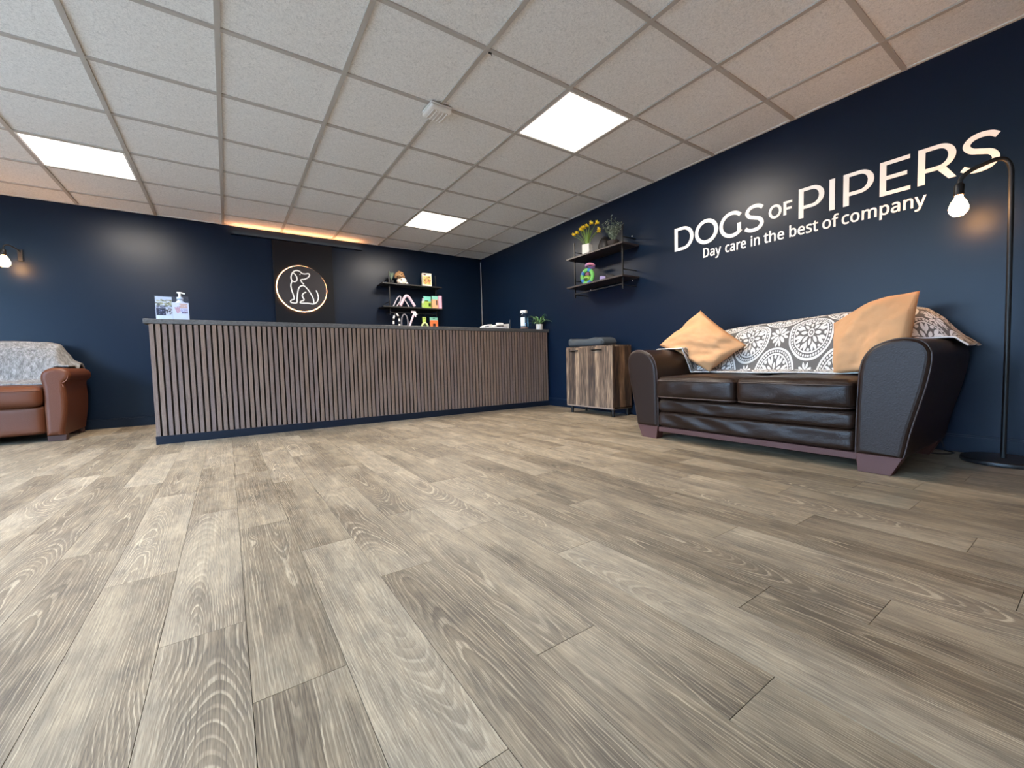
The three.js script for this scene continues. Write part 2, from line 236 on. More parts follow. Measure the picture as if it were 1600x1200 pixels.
// ------------------------------------------------------------------ things on the worktop
{
  const acrylic = new THREE.MeshPhysicalMaterial({ color: 0xf4f8ff, roughness: 0.04, transmission: 1, thickness: 0, ior: 1.49, side: THREE.DoubleSide });
  const h = thing('leaflet_holder', 'clear acrylic stand holding two leaflets at the left desk end', 'leaflet holder', [-3.81, TOP, 1.6]);
  part(h, 'front_sheet', box(0.215, 0.19, 0.002, 0, 0.099, 0.016), acrylic);
  part(h, 'back_sheet', box(0.215, 0.19, 0.002, 0, 0.099, -0.008), acrylic);
  part(h, 'base', rbox(0.215, 0.004, 0.07, 0.001, 0, 0.002, -0.005), acrylic);
  const rs = mulberry(9);
  const scenic = canvasTexture(160, 256, (c, w, hh) => { c.fillStyle = '#e9e8e6'; c.fillRect(0, 0, w, hh); const blob = (col, x, y, a, b) => { c.fillStyle = col; c.beginPath(); c.ellipse(x, y, a, b, 0, 0, 7); c.fill(); };
    c.fillStyle = '#d9dadd'; c.fillRect(0, 0, w, 40); for (let k = 0; k < 70; k++) blob(['#7c7648', '#a39a63', '#c7bd95', '#57573c', '#e6e2d2'][k % 5], rs() * w, 34 + rs() * 72, 6 + rs() * 16, 3 + rs() * 6);
    for (let k = 0; k < 30; k++) blob(['#9a9aa2', '#d7d6da', '#6f6c75'][k % 3], rs() * w, 104 + rs() * 26, 6 + rs() * 12, 3 + rs() * 5);
    c.fillStyle = '#1b2038'; c.fillRect(4, 132, 92, 80); for (let k = 0; k < 16; k++) blob('#a7acc0', 10 + rs() * 80, 146 + rs() * 58, 2 + rs() * 9, 1 + rs() * 3); for (let k = 0; k < 20; k++) blob(['#3c3230', '#8f857e', '#efe9e2'][k % 3], 100 + rs() * 56, 138 + rs() * 60, 4 + rs() * 9, 3 + rs() * 8); c.fillStyle = '#f3f3f5'; c.fillRect(0, 216, w, 40); });
  const pinkcard = canvasTexture(160, 160, (c, w, hh) => { c.fillStyle = '#f3f1f6'; c.fillRect(0, 0, w, hh); c.fillStyle = '#e0b79f'; c.fillRect(70, 8, 80, 44); c.fillStyle = '#d9a3a4'; c.fillRect(18, 44, 56, 56); c.fillStyle = '#f3f1f6'; c.beginPath(); c.moveTo(18, 44); c.lineTo(40, 100); c.lineTo(18, 100); c.fill(); c.fillStyle = '#c9c2d4'; c.fillRect(80, 56, 70, 30); c.fillStyle = '#75627f'; c.fillRect(80, 86, 70, 16); for (let k = 0; k < 40; k++) { c.fillStyle = ['#efe0e2', '#b98a90', '#fff6f0'][k % 3]; c.beginPath(); c.ellipse(20 + rs() * 128, 14 + rs() * 84, 2 + rs() * 7, 1 + rs() * 4, rs() * 3, 0, 7); c.fill(); } });
  const leaf = (label, tex, w, hh, x, z) => { const t = thing('leaflet', label, 'leaflet', [x, TOP + 0.005, z]); part(t, 'sheet', box(w, hh, 0.003, 0, hh / 2, 0), std(0xf2f2f2, 0.5)); part(t, 'print', box(w - 0.002, hh - 0.002, 0.0006, 0, hh / 2, 0.002), std(0xffffff, 0.4, { map: tex })); };
  leaf('tall leaflet with a landscape photo, left in the acrylic stand', scenic, 0.104, 0.18, -3.863, 1.603);
  leaf('short white leaflet with pink pictures, right in the acrylic stand', pinkcard, 0.106, 0.138, -3.757, 1.604);
  const b = thing('pump_bottle', 'white pump bottle standing behind the leaflets', 'bottle', [-3.764, TOP, 1.515]), wp = std(0xeef2f4, 0.3);
  part(b, 'body', lathe([[0, 0], [0.036, 0], [0.038, 0.006], [0.038, 0.135], [0.032, 0.155], [0.018, 0.17], [0.016, 0.178], [0, 0.178]]), wp);
  part(b, 'collar', lathe([[0, 0.176], [0.022, 0.176], [0.022, 0.196], [0.012, 0.2], [0, 0.2]], 24), wp);
  part(b, 'pump', merge([rod([0, 0.198, 0], [0, 0.232, 0], 0.009, 14), rbox(0.03, 0.012, 0.022, 0.005, -0.004, 0.236, 0), rod([0.004, 0.238, 0], [0.034, 0.228, 0.004], 0.0055, 10)]), wp);

  const dev = (label, x, z, big) => {
    const t = thing('card_reader', label, 'card reader', [x, TOP, z], big ? 0.12 : -0.1, 'white readers lying on the desk'), m = std(0xf2f1ee, 0.35), dk = std(0x2c2d33, 0.4), w = big ? 0.26 : 0.13;
    const s = new THREE.Shape(); s.moveTo(-w / 2, 0); s.lineTo(w / 2, 0); s.lineTo(w / 2, big ? 0.066 : 0.05); s.lineTo(w * 0.12, big ? 0.056 : 0.048); s.lineTo(-w * 0.3, big ? 0.044 : 0.034); s.lineTo(-w / 2, 0.022); s.closePath();
    part(t, 'shell', new THREE.ExtrudeGeometry(s, { depth: 0.07, bevelEnabled: true, bevelSize: 0.004, bevelThickness: 0.004, bevelOffset: -0.004, bevelSegments: 2 }).translate(0, 0, -0.035), m);
    part(t, 'screen', rbox(w * 0.42, 0.012, 0.003, 0.001, -w * 0.05, big ? 0.034 : 0.022, 0.0395), dk, [0, 0, 0], [0, 0, big ? 0.08 : 0.1]);
    if (big) { part(t, 'paper_roll', rbox(0.085, 0.022, 0.05, 0.008, 0.01, 0.064, 0), m); part(t, 'label_strip', rbox(0.085, 0.008, 0.002, 0.0009, 0.06, 0.024, 0.0395), dk); }
  };
  dev('smaller white card reader with dark screen lying on the desk', -0.852, 1.61, false);
  dev('longer white stepped card reader lying beside the smaller one', -0.665, 1.61, true);
  const tb = thing('tablet', 'thin dark tablet standing edge-on on the desk', 'tablet', [-0.44, TOP, 1.52], 0.99);
  part(tb, 'screen', rbox(0.2, 0.118, 0.01, 0.004, 0, 0.062, 0), std(0x2b3138, 0.35)); part(tb, 'stand', rbox(0.09, 0.008, 0.05, 0.003, 0, 0.004, -0.008), BLACK_METAL);
  const j = thing('glass_bottle', 'tall clear glass bottle with white lid beside the potted plant', 'bottle', [-0.272, TOP, 1.6]);
  const gl = new THREE.MeshPhysicalMaterial({ color: 0xd8ecf6, roughness: 0.03, transmission: 1, thickness: 0, ior: 1.5, side: THREE.DoubleSide });
  part(j, 'glass', lathe([[0.002, 0.001], [0.05, 0.001], [0.054, 0.008], [0.054, 0.17], [0.048, 0.19], [0.038, 0.2], [0.038, 0.215]], 40), gl);
  part(j, 'treats', lathe([[0, 0.006], [0.047, 0.006], [0.048, 0.03], [0.03, 0.036], [0, 0.034]], 24), std(0xa8705f, 0.8));
  part(j, 'label', new THREE.CylinderGeometry(0.0548, 0.0548, 0.11, 40, 1, true, 0.55, 1.1).translate(0, 0.1, 0), std(0xa9cfe6, 0.35, { side: THREE.DoubleSide }));
  part(j, 'label', new THREE.CylinderGeometry(0.0548, 0.0548, 0.11, 40, 1, true, -1.55, 1.1).translate(0, 0.1, 0), std(0xcfe4ee, 0.35, { side: THREE.DoubleSide }));
  part(j, 'lid', lathe([[0, 0.213], [0.042, 0.213], [0.046, 0.218], [0.046, 0.238], [0.038, 0.246], [0, 0.247]], 32), std(0xe9e5df, 0.45));
  const pl = thing('potted_plant', 'spiky green houseplant in a small white pot on desk end', 'plant', [-0.025, TOP, 1.6]);
  part(pl, 'pot', lathe([[0, 0], [0.036, 0], [0.041, 0.004], [0.046, 0.074], [0.046, 0.078], [0.041, 0.078], [0.039, 0.066], [0, 0.066]], 32), WHITE);
  part(pl, 'soil', new THREE.CylinderGeometry(0.039, 0.039, 0.004, 24).translate(0, 0.067, 0), std(0x2a1d14, 0.95));
  const lm = [std(0x6d9a5e, 0.5, { side: THREE.DoubleSide }), std(0x8fb07a, 0.5, { side: THREE.DoubleSide }), std(0x4f7f49, 0.5, { side: THREE.DoubleSide })], rl = mulberry(31);
  for (let k = 0; k < 46; k++) {
    const a = k * 2.4, e = 0.35 + 0.8 * rl(), len = 0.17 + 0.12 * rl(), d = [Math.cos(a) * (Math.cos(a) > 0 ? 0.3 : 1), Math.sin(a)], up = Math.sin(e) * len, out = Math.cos(e) * len;
    part(pl, 'leaf', blade((t) => V(d[0] * (0.008 + out * t), 0.068 + up * t * (1.25 - 0.55 * t) - 0.06 * t * t * t, d[1] * (0.008 + out * t)), 0.013, 8), lm[k % 3]);
  }
}
function blade(fn, w, n = 8) { // a narrow pointed leaf along a curve, folded a little along its middle
  const pos = [], idx = [];
  for (let i = 0; i <= n; i++) { const t = i / n, p = fn(t), q = fn(Math.min(1, t + 0.01)).sub(fn(Math.max(0, t - 0.01))).normalize(), s = V(0, 1, 0).cross(q); if (s.lengthSq() < 1e-6) s.set(1, 0, 0); s.normalize(); const up = q.clone().cross(s).normalize(), ww = w / 2 * Math.min(1, 0.35 + 2.2 * t) * Math.sqrt(Math.max(0, 1 - Math.pow(t, 2.4))) + 0.0004;
    for (const k of [-1, 0, 1]) { const v = p.clone().addScaledVector(s, k * ww).addScaledVector(up, Math.abs(k) * ww * 0.35); pos.push(v.x, v.y, v.z); } }
  for (let i = 0; i < n; i++) for (let k = 0; k < 2; k++) { const a = i * 3 + k; idx.push(a, a + 1, a + 4, a, a + 4, a + 3); }
  const g = new THREE.BufferGeometry(); g.setAttribute('position', new THREE.Float32BufferAttribute(pos, 3)); g.setAttribute('uv', new THREE.Float32BufferAttribute(new Float32Array(pos.length / 3 * 2), 2)); g.setIndex(idx); g.computeVertexNormals(); return g;
}

// ------------------------------------------------------------------ dog sign on its panel
{
  const p = thing('feature_panel', 'tall dark board behind the round dog sign', 'panel', [-2.59, 0.1, 0]);
  part(p, 'board', rbox(0.69, H - 0.212, 0.03, 0.003, 0, (H - 0.212) / 2, 0.018), new THREE.MeshPhysicalMaterial({ color: new THREE.Color().setRGB(0.0028, 0.0046, 0.0088), roughness: 0.5, specularIntensity: 0.4, bumpMap: plaster, bumpScale: 0.0005 }));
  const w = 1.5, y = H - 0.105, ch = thing('added_channel', 'added dark channel for the orange ceiling glow, whose real source is unseen', 'strip light', [-2.6, y, 0]);  // channel added to throw the orange glow; its real source is hidden
  part(ch, 'channel', merge([box(w, 0.006, 0.034, 0, 0, 0.019), box(w, 0.006, 0.003, 0, 0.006, 0.0345), box(w, 0.006, 0.003, 0, 0.006, 0.0035)]), NAVY);
  part(ch, 'added_strip', box(w - 0.02, 0.003, 0.02, 0, 0.0045, 0.019), new THREE.MeshStandardMaterial({ color: 0x331a08, emissive: 0xffa868, emissiveIntensity: 1.6 }));
  const l = new THREE.RectAreaLight(0xffb078, 44, w - 0.02, 0.02); l.position.set(-2.6, y + 0.0075, 0.019); l.rotation.x = Math.PI / 2; scene.add(l);
  const cx = -2.628, cy = 1.578, R = 0.283, d = thing('dog_sign', 'round dark sign with white dog outline and glowing rim', 'sign', [cx, cy, 0.034]);
  part(d, 'disc', new THREE.CylinderGeometry(R, R, 0.012, 96).rotateX(Math.PI / 2).translate(0, 0, 0.054), std(0x2a262b, 0.5));
  part(d, 'rim_light', new THREE.TorusGeometry(R + 0.0035, 0.0045, 8, 128).translate(0, 0, 0.03), new THREE.MeshStandardMaterial({ color: 0x332211, emissive: 0xffb87c, emissiveIntensity: 16 }));
  part(d, 'spacer', new THREE.CylinderGeometry(R - 0.07, R - 0.07, 0.048, 48).rotateX(Math.PI / 2).translate(0, 0, 0.025), std(0x222222, 0.8));
  for (let k = 0; k < 12; k++) { const a = k / 12 * Math.PI * 2, q = new THREE.PointLight(0xffb470, 0.02, 0, 2); q.position.set(cx + Math.cos(a) * (R - 0.008), cy + Math.sin(a) * (R - 0.008), 0.034 + 0.034); q.castShadow = true; q.shadow.radius = 0.3; scene.add(q); }
  const lines = [
    [[-2.731, 1.772], [-2.748, 1.735], [-2.753, 1.7], [-2.746, 1.672], [-2.724, 1.657], [-2.698, 1.664], [-2.686, 1.693], [-2.697, 1.736], [-2.731, 1.772]],
    [[-2.731, 1.772], [-2.705, 1.793], [-2.676, 1.798], [-2.648, 1.789], [-2.626, 1.768], [-2.588, 1.765], [-2.552, 1.772], [-2.541, 1.755], [-2.56, 1.723], [-2.6, 1.698], [-2.643, 1.686], [-2.634, 1.658], [-2.611, 1.632]],
    [[-2.745, 1.66], [-2.759, 1.613], [-2.754, 1.558], [-2.738, 1.494], [-2.732, 1.441], [-2.763, 1.425], [-2.773, 1.402], [-2.758, 1.394], [-2.704, 1.396], [-2.696, 1.45], [-2.69, 1.5], [-2.674, 1.573], [-2.651, 1.606], [-2.612, 1.614], [-2.571, 1.575], [-2.531, 1.509], [-2.509, 1.453], [-2.505, 1.402]],
    [[-2.59, 1.537], [-2.62, 1.52], [-2.636, 1.487], [-2.62, 1.446], [-2.622, 1.431], [-2.65, 1.42], [-2.664, 1.399], [-2.64, 1.395], [-2.58, 1.397], [-2.506, 1.394], [-2.469, 1.42], [-2.449, 1.471], [-2.456, 1.523], [-2.471, 1.568]]];
  const white = std(0xf3f2f0, 0.4, { emissive: 0xffffff, emissiveIntensity: 0.12 });
  for (const L of lines) part(d, 'outline', tube(L.map(([x, y]) => [x - cx, y - cy, 0]), 0.0075, L.length * 8, 8).scale(1, 1, 0.7), white, [0, 0, 0.0615]);
  part(d, 'eye', new THREE.SphereGeometry(0.006, 12, 8), white, [-2.65 - cx, 1.752 - cy, 0.0615]);
}

// ------------------------------------------------------------------ lettering on the right-hand wall
{
  const sign = thing('wall_lettering', 'large white lettering on the navy wall above the sofa', 'sign', [RWX(3.6) - 0.0006, 1.45, 3.6], -(Math.PI / 2 + TILT));
  const ex = (s) => new THREE.ExtrudeGeometry(s, { depth: 0.003, bevelEnabled: false, curveSegments: 24 });
  const put = (shapes, z, y) => part(sign, 'letter', merge(shapes.map(ex)), PRINT_WHITE, [z - 3.6, y - 1.45, 0]);
  const poly = (...p) => new THREE.Shape(p.map((q) => new THREE.Vector2(...q))), rect = (x0, x1, y0, y1) => poly([x0, y0], [x1, y0], [x1, y1], [x0, y1]);
  const h = 0.2075;
  const O = (w, hh, t) => { const s = new THREE.Shape(); s.absellipse(w / 2, hh / 2, w / 2, hh / 2, 0, Math.PI * 2); const q = new THREE.Path(); q.absellipse(w / 2, hh / 2, w / 2 - t, hh / 2 - t * 0.98, 0, Math.PI * 2); s.holes.push(q); return [s]; };
  const bowl = (w, y0, y1, t, stem) => { const r = (y1 - y0) / 2, s = new THREE.Shape(); s.moveTo(0, 0); if (y0 > 0) { s.lineTo(stem, 0); s.lineTo(stem, y0); } s.lineTo(w - r * 1.02, y0); s.absellipse(w - r * 1.02, y0 + r, r * 1.02, r, -Math.PI / 2, Math.PI / 2); s.lineTo(0, y1); s.closePath();
    const q = new THREE.Path(), ri = r - t; q.moveTo(stem, y0 + t); q.lineTo(w - r * 1.02, y0 + t); q.absellipse(w - r * 1.02, y0 + r, r * 1.02 - stem, ri, -Math.PI / 2, Math.PI / 2); q.lineTo(stem, y1 - t); q.closePath(); s.holes.push(q); return s; };
  const S = (w) => { const c = new THREE.CatmullRomCurve3([[0.93, 0.86], [0.76, 0.955], [0.5, 0.99], [0.24, 0.93], [0.11, 0.765], [0.24, 0.6], [0.5, 0.515], [0.78, 0.42], [0.9, 0.24], [0.77, 0.07], [0.48, 0.005], [0.2, 0.04], [0.02, 0.13]].map(([x, y]) => V(0.004 + x * (w - 0.008), 0.01 + y * (h - 0.022), 0)), false, 'centripetal'); return [strokeShape(c.getPoints(70).map((p) => [p.x, p.y]), 0.0285)]; };
  put([bowl(0.191, 0, h, 0.027, 0.033)], 3.6015, 1.5615);
  put(O(0.2115, 0.2105, 0.032), 3.8065, 1.56);
  { const a = []; for (let k = 0; k <= 60; k++) { const t = (41 + k / 60 * 281) * Math.PI / 180; a.push([0.1055 + 0.0905 * Math.cos(t), 0.1053 + 0.0905 * Math.sin(t)]); } put([strokeShape(a, 0.0295), rect(0.15, 0.1795, 0.026, 0.105)], 4.03, 1.5555); }
  put(S(0.151), 4.2365, 1.5575);
  put(O(0.0915, 0.103, 0.019), 4.4175, 1.612);
  put([poly([0, 0], [0.02, 0], [0.02, 0.036], [0.055, 0.036], [0.055, 0.053], [0.02, 0.053], [0.02, 0.081], [0.058, 0.081], [0.058, 0.098], [0, 0.098])], 4.5205, 1.616);
  put([bowl(0.157, 0.061, h, 0.0235, 0.0315)], 4.621, 1.5605);
  put([rect(0, 0.0315, 0, h)], 4.8075, 1.5615);
  put([bowl(0.161, 0.061, h, 0.0235, 0.0315)], 4.886, 1.5615);
  put([poly([0, 0], [0.144, 0], [0.144, 0.0235], [0.031, 0.0235], [0.031, 0.094], [0.128, 0.094], [0.128, 0.1175], [0.031, 0.1175], [0.031, 0.184], [0.14, 0.184], [0.14, h], [0, h])], 5.0755, 1.5635);
  put([bowl(0.158, 0.0635, h, 0.0235, 0.0315), poly([0.082, 0.066], [0.118, 0.072], [0.162, 0], [0.13, 0])], 5.2515, 1.566);
  put(S(0.149), 5.4285, 1.559);
  const font = await new FontLoader().loadAsync('fonts/droid/droid_sans_regular.typeface.json');
  for (const [word, z0, z1] of [['Day', 3.885, 4.042], ['care', 4.081, 4.248], ['in', 4.287, 4.352], ['the', 4.384, 4.525], ['best', 4.563, 4.741], ['of', 4.77, 4.861], ['company', 4.881, 5.29]]) {
    const cap = new THREE.ShapeGeometry(font.generateShapes('D', 1)); cap.computeBoundingBox(); const size = 0.077 / cap.boundingBox.max.y, shapes = font.generateShapes(word, size), all = new THREE.ShapeGeometry(shapes); all.computeBoundingBox(); const bb = all.boundingBox, k = (z1 - z0) / (bb.max.x - bb.min.x), scale = size / font.data.resolution; let x = 0;
    for (const ch of word) { const s = font.generateShapes(ch, size); const g = merge(s.map((q) => new THREE.ExtrudeGeometry(q, { depth: 0.0022, bevelEnabled: true, bevelThickness: 0.0003, bevelSize: 0.0016, bevelSegments: 1, curveSegments: 6 }))).translate(x - bb.min.x, 0, 0).scale(k, 1, 1); part(sign, 'letter', g, PRINT_WHITE, [z0 - 3.6, 1.4475 - 1.45, 0.0003]); x += font.data.glyphs[ch].ha * scale; }
  }
}

// ------------------------------------------------------------------ wall shelves
function shelfUnit(name, label, p, turn, W, D, y, posts, py, opt) { // local: x along the wall, z out of it
  const t = thing(name, label, 'shelf', p, turn);
  for (const yy of y) part(t, 'shelf_board', rbox(W, 0.017, D - 0.012, 0.002, 0, yy, D / 2 + 0.006), opt.board);
  for (const x of posts) {
    part(t, 'post', rbox(0.014, py[1] - py[0], 0.014, 0.002, x, (py[0] + py[1]) / 2, opt.pd), BLACK_METAL);
    for (const yy of [...y.map((q) => q + 0.075), py[0] + 0.035]) part(t, 'bracket_arm', rod([x, yy, 0.002], [x, yy, opt.pd - 0.006], 0.005), BLACK_METAL);
    for (const yy of opt.screws ?? []) part(t, 'screw', new THREE.CylinderGeometry(0.006, 0.006, 0.004, 10).rotateX(Math.PI / 2), WHITE, [x + (x > 0 ? -0.045 : 0.045), yy, 0.003]);
  }
  part(t, 'rail', rod([posts[0], py[0] + opt.rail, opt.pd], [posts[1], py[0] + opt.rail, opt.pd], 0.005), BLACK_METAL);
  for (let k = 0; k < (opt.hooks ?? 0); k++) { const x = mix(posts[0], posts[1], (k + 0.7) / (opt.hooks + 0.4)); part(t, 'hook', tube([[x, py[0] + opt.rail, opt.pd], [x, py[0] + opt.rail - 0.02, opt.pd + 0.004], [x, py[0] + opt.rail - 0.026, opt.pd + 0.014], [x, py[0] + opt.rail - 0.016, opt.pd + 0.022]], 0.0025, 10, 6), BLACK_METAL); }
  return t;
}
{
  // back wall: boards at 1.715 and 1.395, rail with hooks below
  shelfUnit('wall_shelf', 'black two-board wall shelf with pet goods behind the desk', [-1.216, 0, 0], 0, 0.882, 0.24, [1.712, 1.394], [-0.33, 0.37], [1.29, 1.89], { board: BLACK_BOARD, pd: 0.18, rail: 0.03, hooks: 6 });
  const S1 = 1.7205, S2 = 1.4025, hz = 0.2;
  // plush dog and a small plant
  const pt = thing('potted_plant', 'small dusty green plant in dark pot beside the plush dog', 'plant', [-1.49, S1, 0.12]);
  part(pt, 'pot', lathe([[0, 0], [0.028, 0], [0.036, 0.055], [0.032, 0.055], [0.03, 0.045], [0, 0.045]], 20), std(0x25282a, 0.7));
  const r = mulberry(12), gm = [std(0x5f7464, 0.6, { side: THREE.DoubleSide }), std(0x7d8f7c, 0.6, { side: THREE.DoubleSide })];
  for (let k = 0; k < 16; k++) { const a = k * 2.4, e = 0.2 + 0.1 * r(), l = 0.09 + 0.05 * r(); part(pt, 'leaf', blade((t) => V(Math.cos(a) * e * l * t * 1.4, 0.045 + l * t, Math.sin(a) * e * l * t * 1.2), 0.02, 6), gm[k % 2]); }
  const pd = thing('plush_dog', 'plush dog with curly brown head and white body on top shelf', 'toy', [-1.37, S1, 0.15], 0.1), br = std(0x9c7650, 0.95, { bumpMap: plaster, bumpScale: 0.004 }), cr = std(0xe9ddd0, 0.95);
  const ball = (rx, ry, rz, amp, s) => { const g = new THREE.SphereGeometry(1, 28, 20), p = g.attributes.position; for (let i = 0; i < p.count; i++) { const x = p.getX(i), y = p.getY(i), z = p.getZ(i), k = 1 + amp * (fbm(x * 3 + 9, y * 3 + z * 2.3 + 9, s, 2) - 0.5); p.setXYZ(i, x * rx * k, y * ry * k, z * rz * k); } return smooth(g); };
  part(pd, 'body', ball(0.07, 0.055, 0.055, 0.2, 40), cr, [0.02, 0.052, 0]);
  part(pd, 'head', ball(0.058, 0.052, 0.052, 0.35, 41), br, [-0.02, 0.132, 0.02]);
  part(pd, 'muzzle', ball(0.03, 0.024, 0.028, 0.1, 42), std(0xb8946c, 0.95), [-0.028, 0.118, 0.066]);
  part(pd, 'nose', ball(0.009, 0.007, 0.006, 0, 43), std(0x1c1412, 0.4), [-0.028, 0.126, 0.094]);
  for (const s of [-1, 1]) { part(pd, 'ear', ball(0.016, 0.038, 0.024, 0.25, 44 + s), br, [-0.02 + s * 0.057, 0.118, 0.018], [0, 0, s * 0.25]); part(pd, 'eye', ball(0.005, 0.005, 0.004, 0, 47), std(0x140f0e, 0.25), [-0.02 + s * 0.02, 0.146, 0.069]); part(pd, 'paw', ball(0.022, 0.018, 0.034, 0.15, 50 + s), cr, [0.02 + s * 0.045, 0.018, 0.05]); }
  part(pd, 'patch', ball(0.013, 0.011, 0.006, 0.2, 55), std(0x4a3a34, 0.9), [-0.01, 0.062, 0.053]);
  // printed picture on a carton
  const pic = canvasTexture(128, 176, (c, w, h) => { const q = mulberry(4); c.fillStyle = '#f2e9da'; c.fillRect(0, 0, w, h); c.fillStyle = '#d3542f'; c.fillRect(14, 10, 36, 14); c.fillStyle = '#3a2c28'; c.beginPath(); c.ellipse(36, 20, 16, 7, 0, 0, 7); c.fill(); c.fillStyle = '#d9c47c'; c.fillRect(8, 36, w - 16, h - 60); for (let k = 0; k < 70; k++) { c.fillStyle = ['#b96a32', '#e39a63', '#8fa047', '#c9b35a', '#d06c58', '#7c4f2a'][k % 6]; c.beginPath(); c.ellipse(22 + q() * 84, 48 + q() * 90, 4 + q() * 12, 3 + q() * 9, q() * 3, 0, 7); c.fill(); } c.fillStyle = '#f6f0e6'; c.fillRect(8, h - 26, w - 16, 14); });
  const bx = thing('carton', 'cream carton with a warm picture at right of top shelf', 'box', [-0.975, S1, 0.15], -0.12), side = std(0xe6d8be, 0.6);
  part(bx, 'carton_body', rbox(0.14, 0.195, 0.05, 0.002, 0, 0.0975, 0), side); part(bx, 'print', box(0.138, 0.192, 0.001, 0, 0.0975, 0.0256), std(0xffffff, 0.5, { map: pic }));
  // middle board
  const fuzzy = (c) => std(c, 0.95, { bumpMap: plaster, bumpScale: 0.003 });
  const tug = (name, label, pts, rad, mat, p, group) => solo(name, label, 'dog toy', tube(pts, rad, 48, 12), mat, p, undefined, group);
  tug('tug_toy', 'thick pale pink bent tug toy on middle shelf', [[-0.1, 0.02, 0.01], [-0.062, 0.085, 0], [-0.02, 0.155, -0.005], [0.005, 0.17, -0.005], [0.035, 0.15, -0.005], [0.085, 0.075, 0], [0.115, 0.022, 0.01]], 0.0195, fuzzy(0xd9b9c6), [-1.29, S2, 0.15]);
  tug('tug_toy', 'thin grey bent tug toy left of the pink one', [[-0.08, 0.01, 0], [-0.05, 0.07, 0], [0.0, 0.15, 0], [0.03, 0.16, 0], [0.03, 0.1, 0.0], [-0.03, 0.016, 0]], 0.0085, fuzzy(0xb9b2bb), [-1.4, S2, 0.12]);
  tug('tug_toy', 'slim white rope leaning behind the pink tug toy', [[-0.03, 0.13, 0], [0, 0.08, 0.01], [0.035, 0.012, 0.02]], 0.007, fuzzy(0xd6ced6), [-1.28, S2, 0.1]);
  const pack = (label, x, w, h, d, col, z, top, turn = 0) => { const t = thing('product_pack', label, 'packet', [x, S2, z], turn, 'packs on the middle shelf'); part(t, 'pack_body', rbox(w, h, d, 0.004, 0, h / 2, 0), std(col, 0.5)); if (top) part(t, 'header_card', rbox(w * 1.0, h * top[1], d * 1.04, 0.002, 0, h * (1 - top[1] / 2) + 0.001, 0), std(top[0], 0.5)); return t; };
  pack('slim pale green tube, leftmost of the middle shelf packs', -1.052, 0.03, 0.105, 0.03, 0xa8bd74, 0.16, [0xdbe5d0, 0.3]);
  { const t = pack('squat lime green packet with dark window on middle shelf', -0.99, 0.11, 0.1, 0.04, 0x9bb84f, 0.18); part(t, 'window', rbox(0.034, 0.05, 0.004, 0.002, 0.03, 0.05, 0.0205), std(0x2c3516, 0.3)); part(t, 'hang_tab', rbox(0.05, 0.02, 0.012, 0.004, -0.01, 0.107, 0), std(0x39431f, 0.5)); }
  { const t = pack('turquoise-topped packet behind the lime one', -0.95, 0.13, 0.185, 0.035, 0x39473f, 0.1, [0x79c7b9, 0.4]); part(t, 'side_flap', rbox(0.02, 0.05, 0.02, 0.004, -0.072, 0.135, 0), std(0xc9bccb, 0.6)); }
  { const t = pack('peach packet with turquoise header and dark window', -0.868, 0.095, 0.185, 0.04, 0xd6a57b, 0.17, [0x86c9ba, 0.28]); part(t, 'window', rbox(0.024, 0.07, 0.003, 0.001, 0.024, 0.09, 0.0205), std(0x54403c, 0.4)); }
  pack('pink box, rightmost on the middle shelf', -0.79, 0.05, 0.192, 0.06, 0xe3a9bd, 0.18, null, -0.1);
  // hanging from the rail
  const loop = (label, x, w, h, mat) => { const a = []; for (let k = 0; k < 12; k++) { const q = k / 12 * Math.PI * 2; a.push([Math.sin(q) * w / 2, Math.cos(q) * h / 2, 0]); } const t = thing('loop_collar', label, 'collar', [x, 1.297 - h / 2, 0.205], 0, 'collars hung from the shelf rail'); return [t, a]; };
  { const [t, a] = loop('black and white striped loop hung from the shelf rail', -1.472, 0.085, 0.24); const c = new THREE.CatmullRomCurve3(a.map((p) => V(...p)), true); const n = 14, A = std(0xe7e4e2, 0.8), B = std(0x2a2729, 0.8);
    for (let k = 0; k < n; k++) { const pts = []; for (let q = 0; q <= 4; q++) { const p = c.getPointAt(((k + q / 4 * (k % 2 ? 1 : 1)) / n) % 1); pts.push([p.x, p.y, p.z]); } part(t, 'band', tube(pts, 0.0125, 6, 10), k % 2 ? B : A); } }
  { const [t, a] = loop('plain grey loop hung beside the striped one', -1.352, 0.095, 0.25); part(t, 'band', tube(a, 0.01, 60, 10, true), fuzzy(0x77747a)); }
  { const t = thing('star_strap', 'pale pink strap with a star hung from the rail', 'collar', [-1.215, 1.3, 0.2]), m = fuzzy(0xd8c2cf); part(t, 'strap', tube([[-0.075, -0.2, 0], [-0.04, -0.1, 0.004], [0.0, -0.005, 0.006], [0.018, 0.02, 0]], 0.014, 24, 10), m);
    const s = new THREE.Shape(); for (let k = 0; k < 10; k++) { const a = k / 10 * Math.PI * 2 + 0.3, q = k % 2 ? 0.018 : 0.042; k ? s.lineTo(q * Math.sin(a), q * Math.cos(a)) : s.moveTo(q * Math.sin(a), q * Math.cos(a)); } s.closePath(); part(t, 'star', new THREE.ExtrudeGeometry(s, { depth: 0.01, bevelEnabled: true, bevelSize: 0.002, bevelThickness: 0.002, bevelSegments: 2 }), std(0xe6dde4, 0.8), [0.018, 0.005, 0.004]); part(t, 'bow', rbox(0.06, 0.03, 0.012, 0.005, -0.005, 0.036, 0.004), m); }
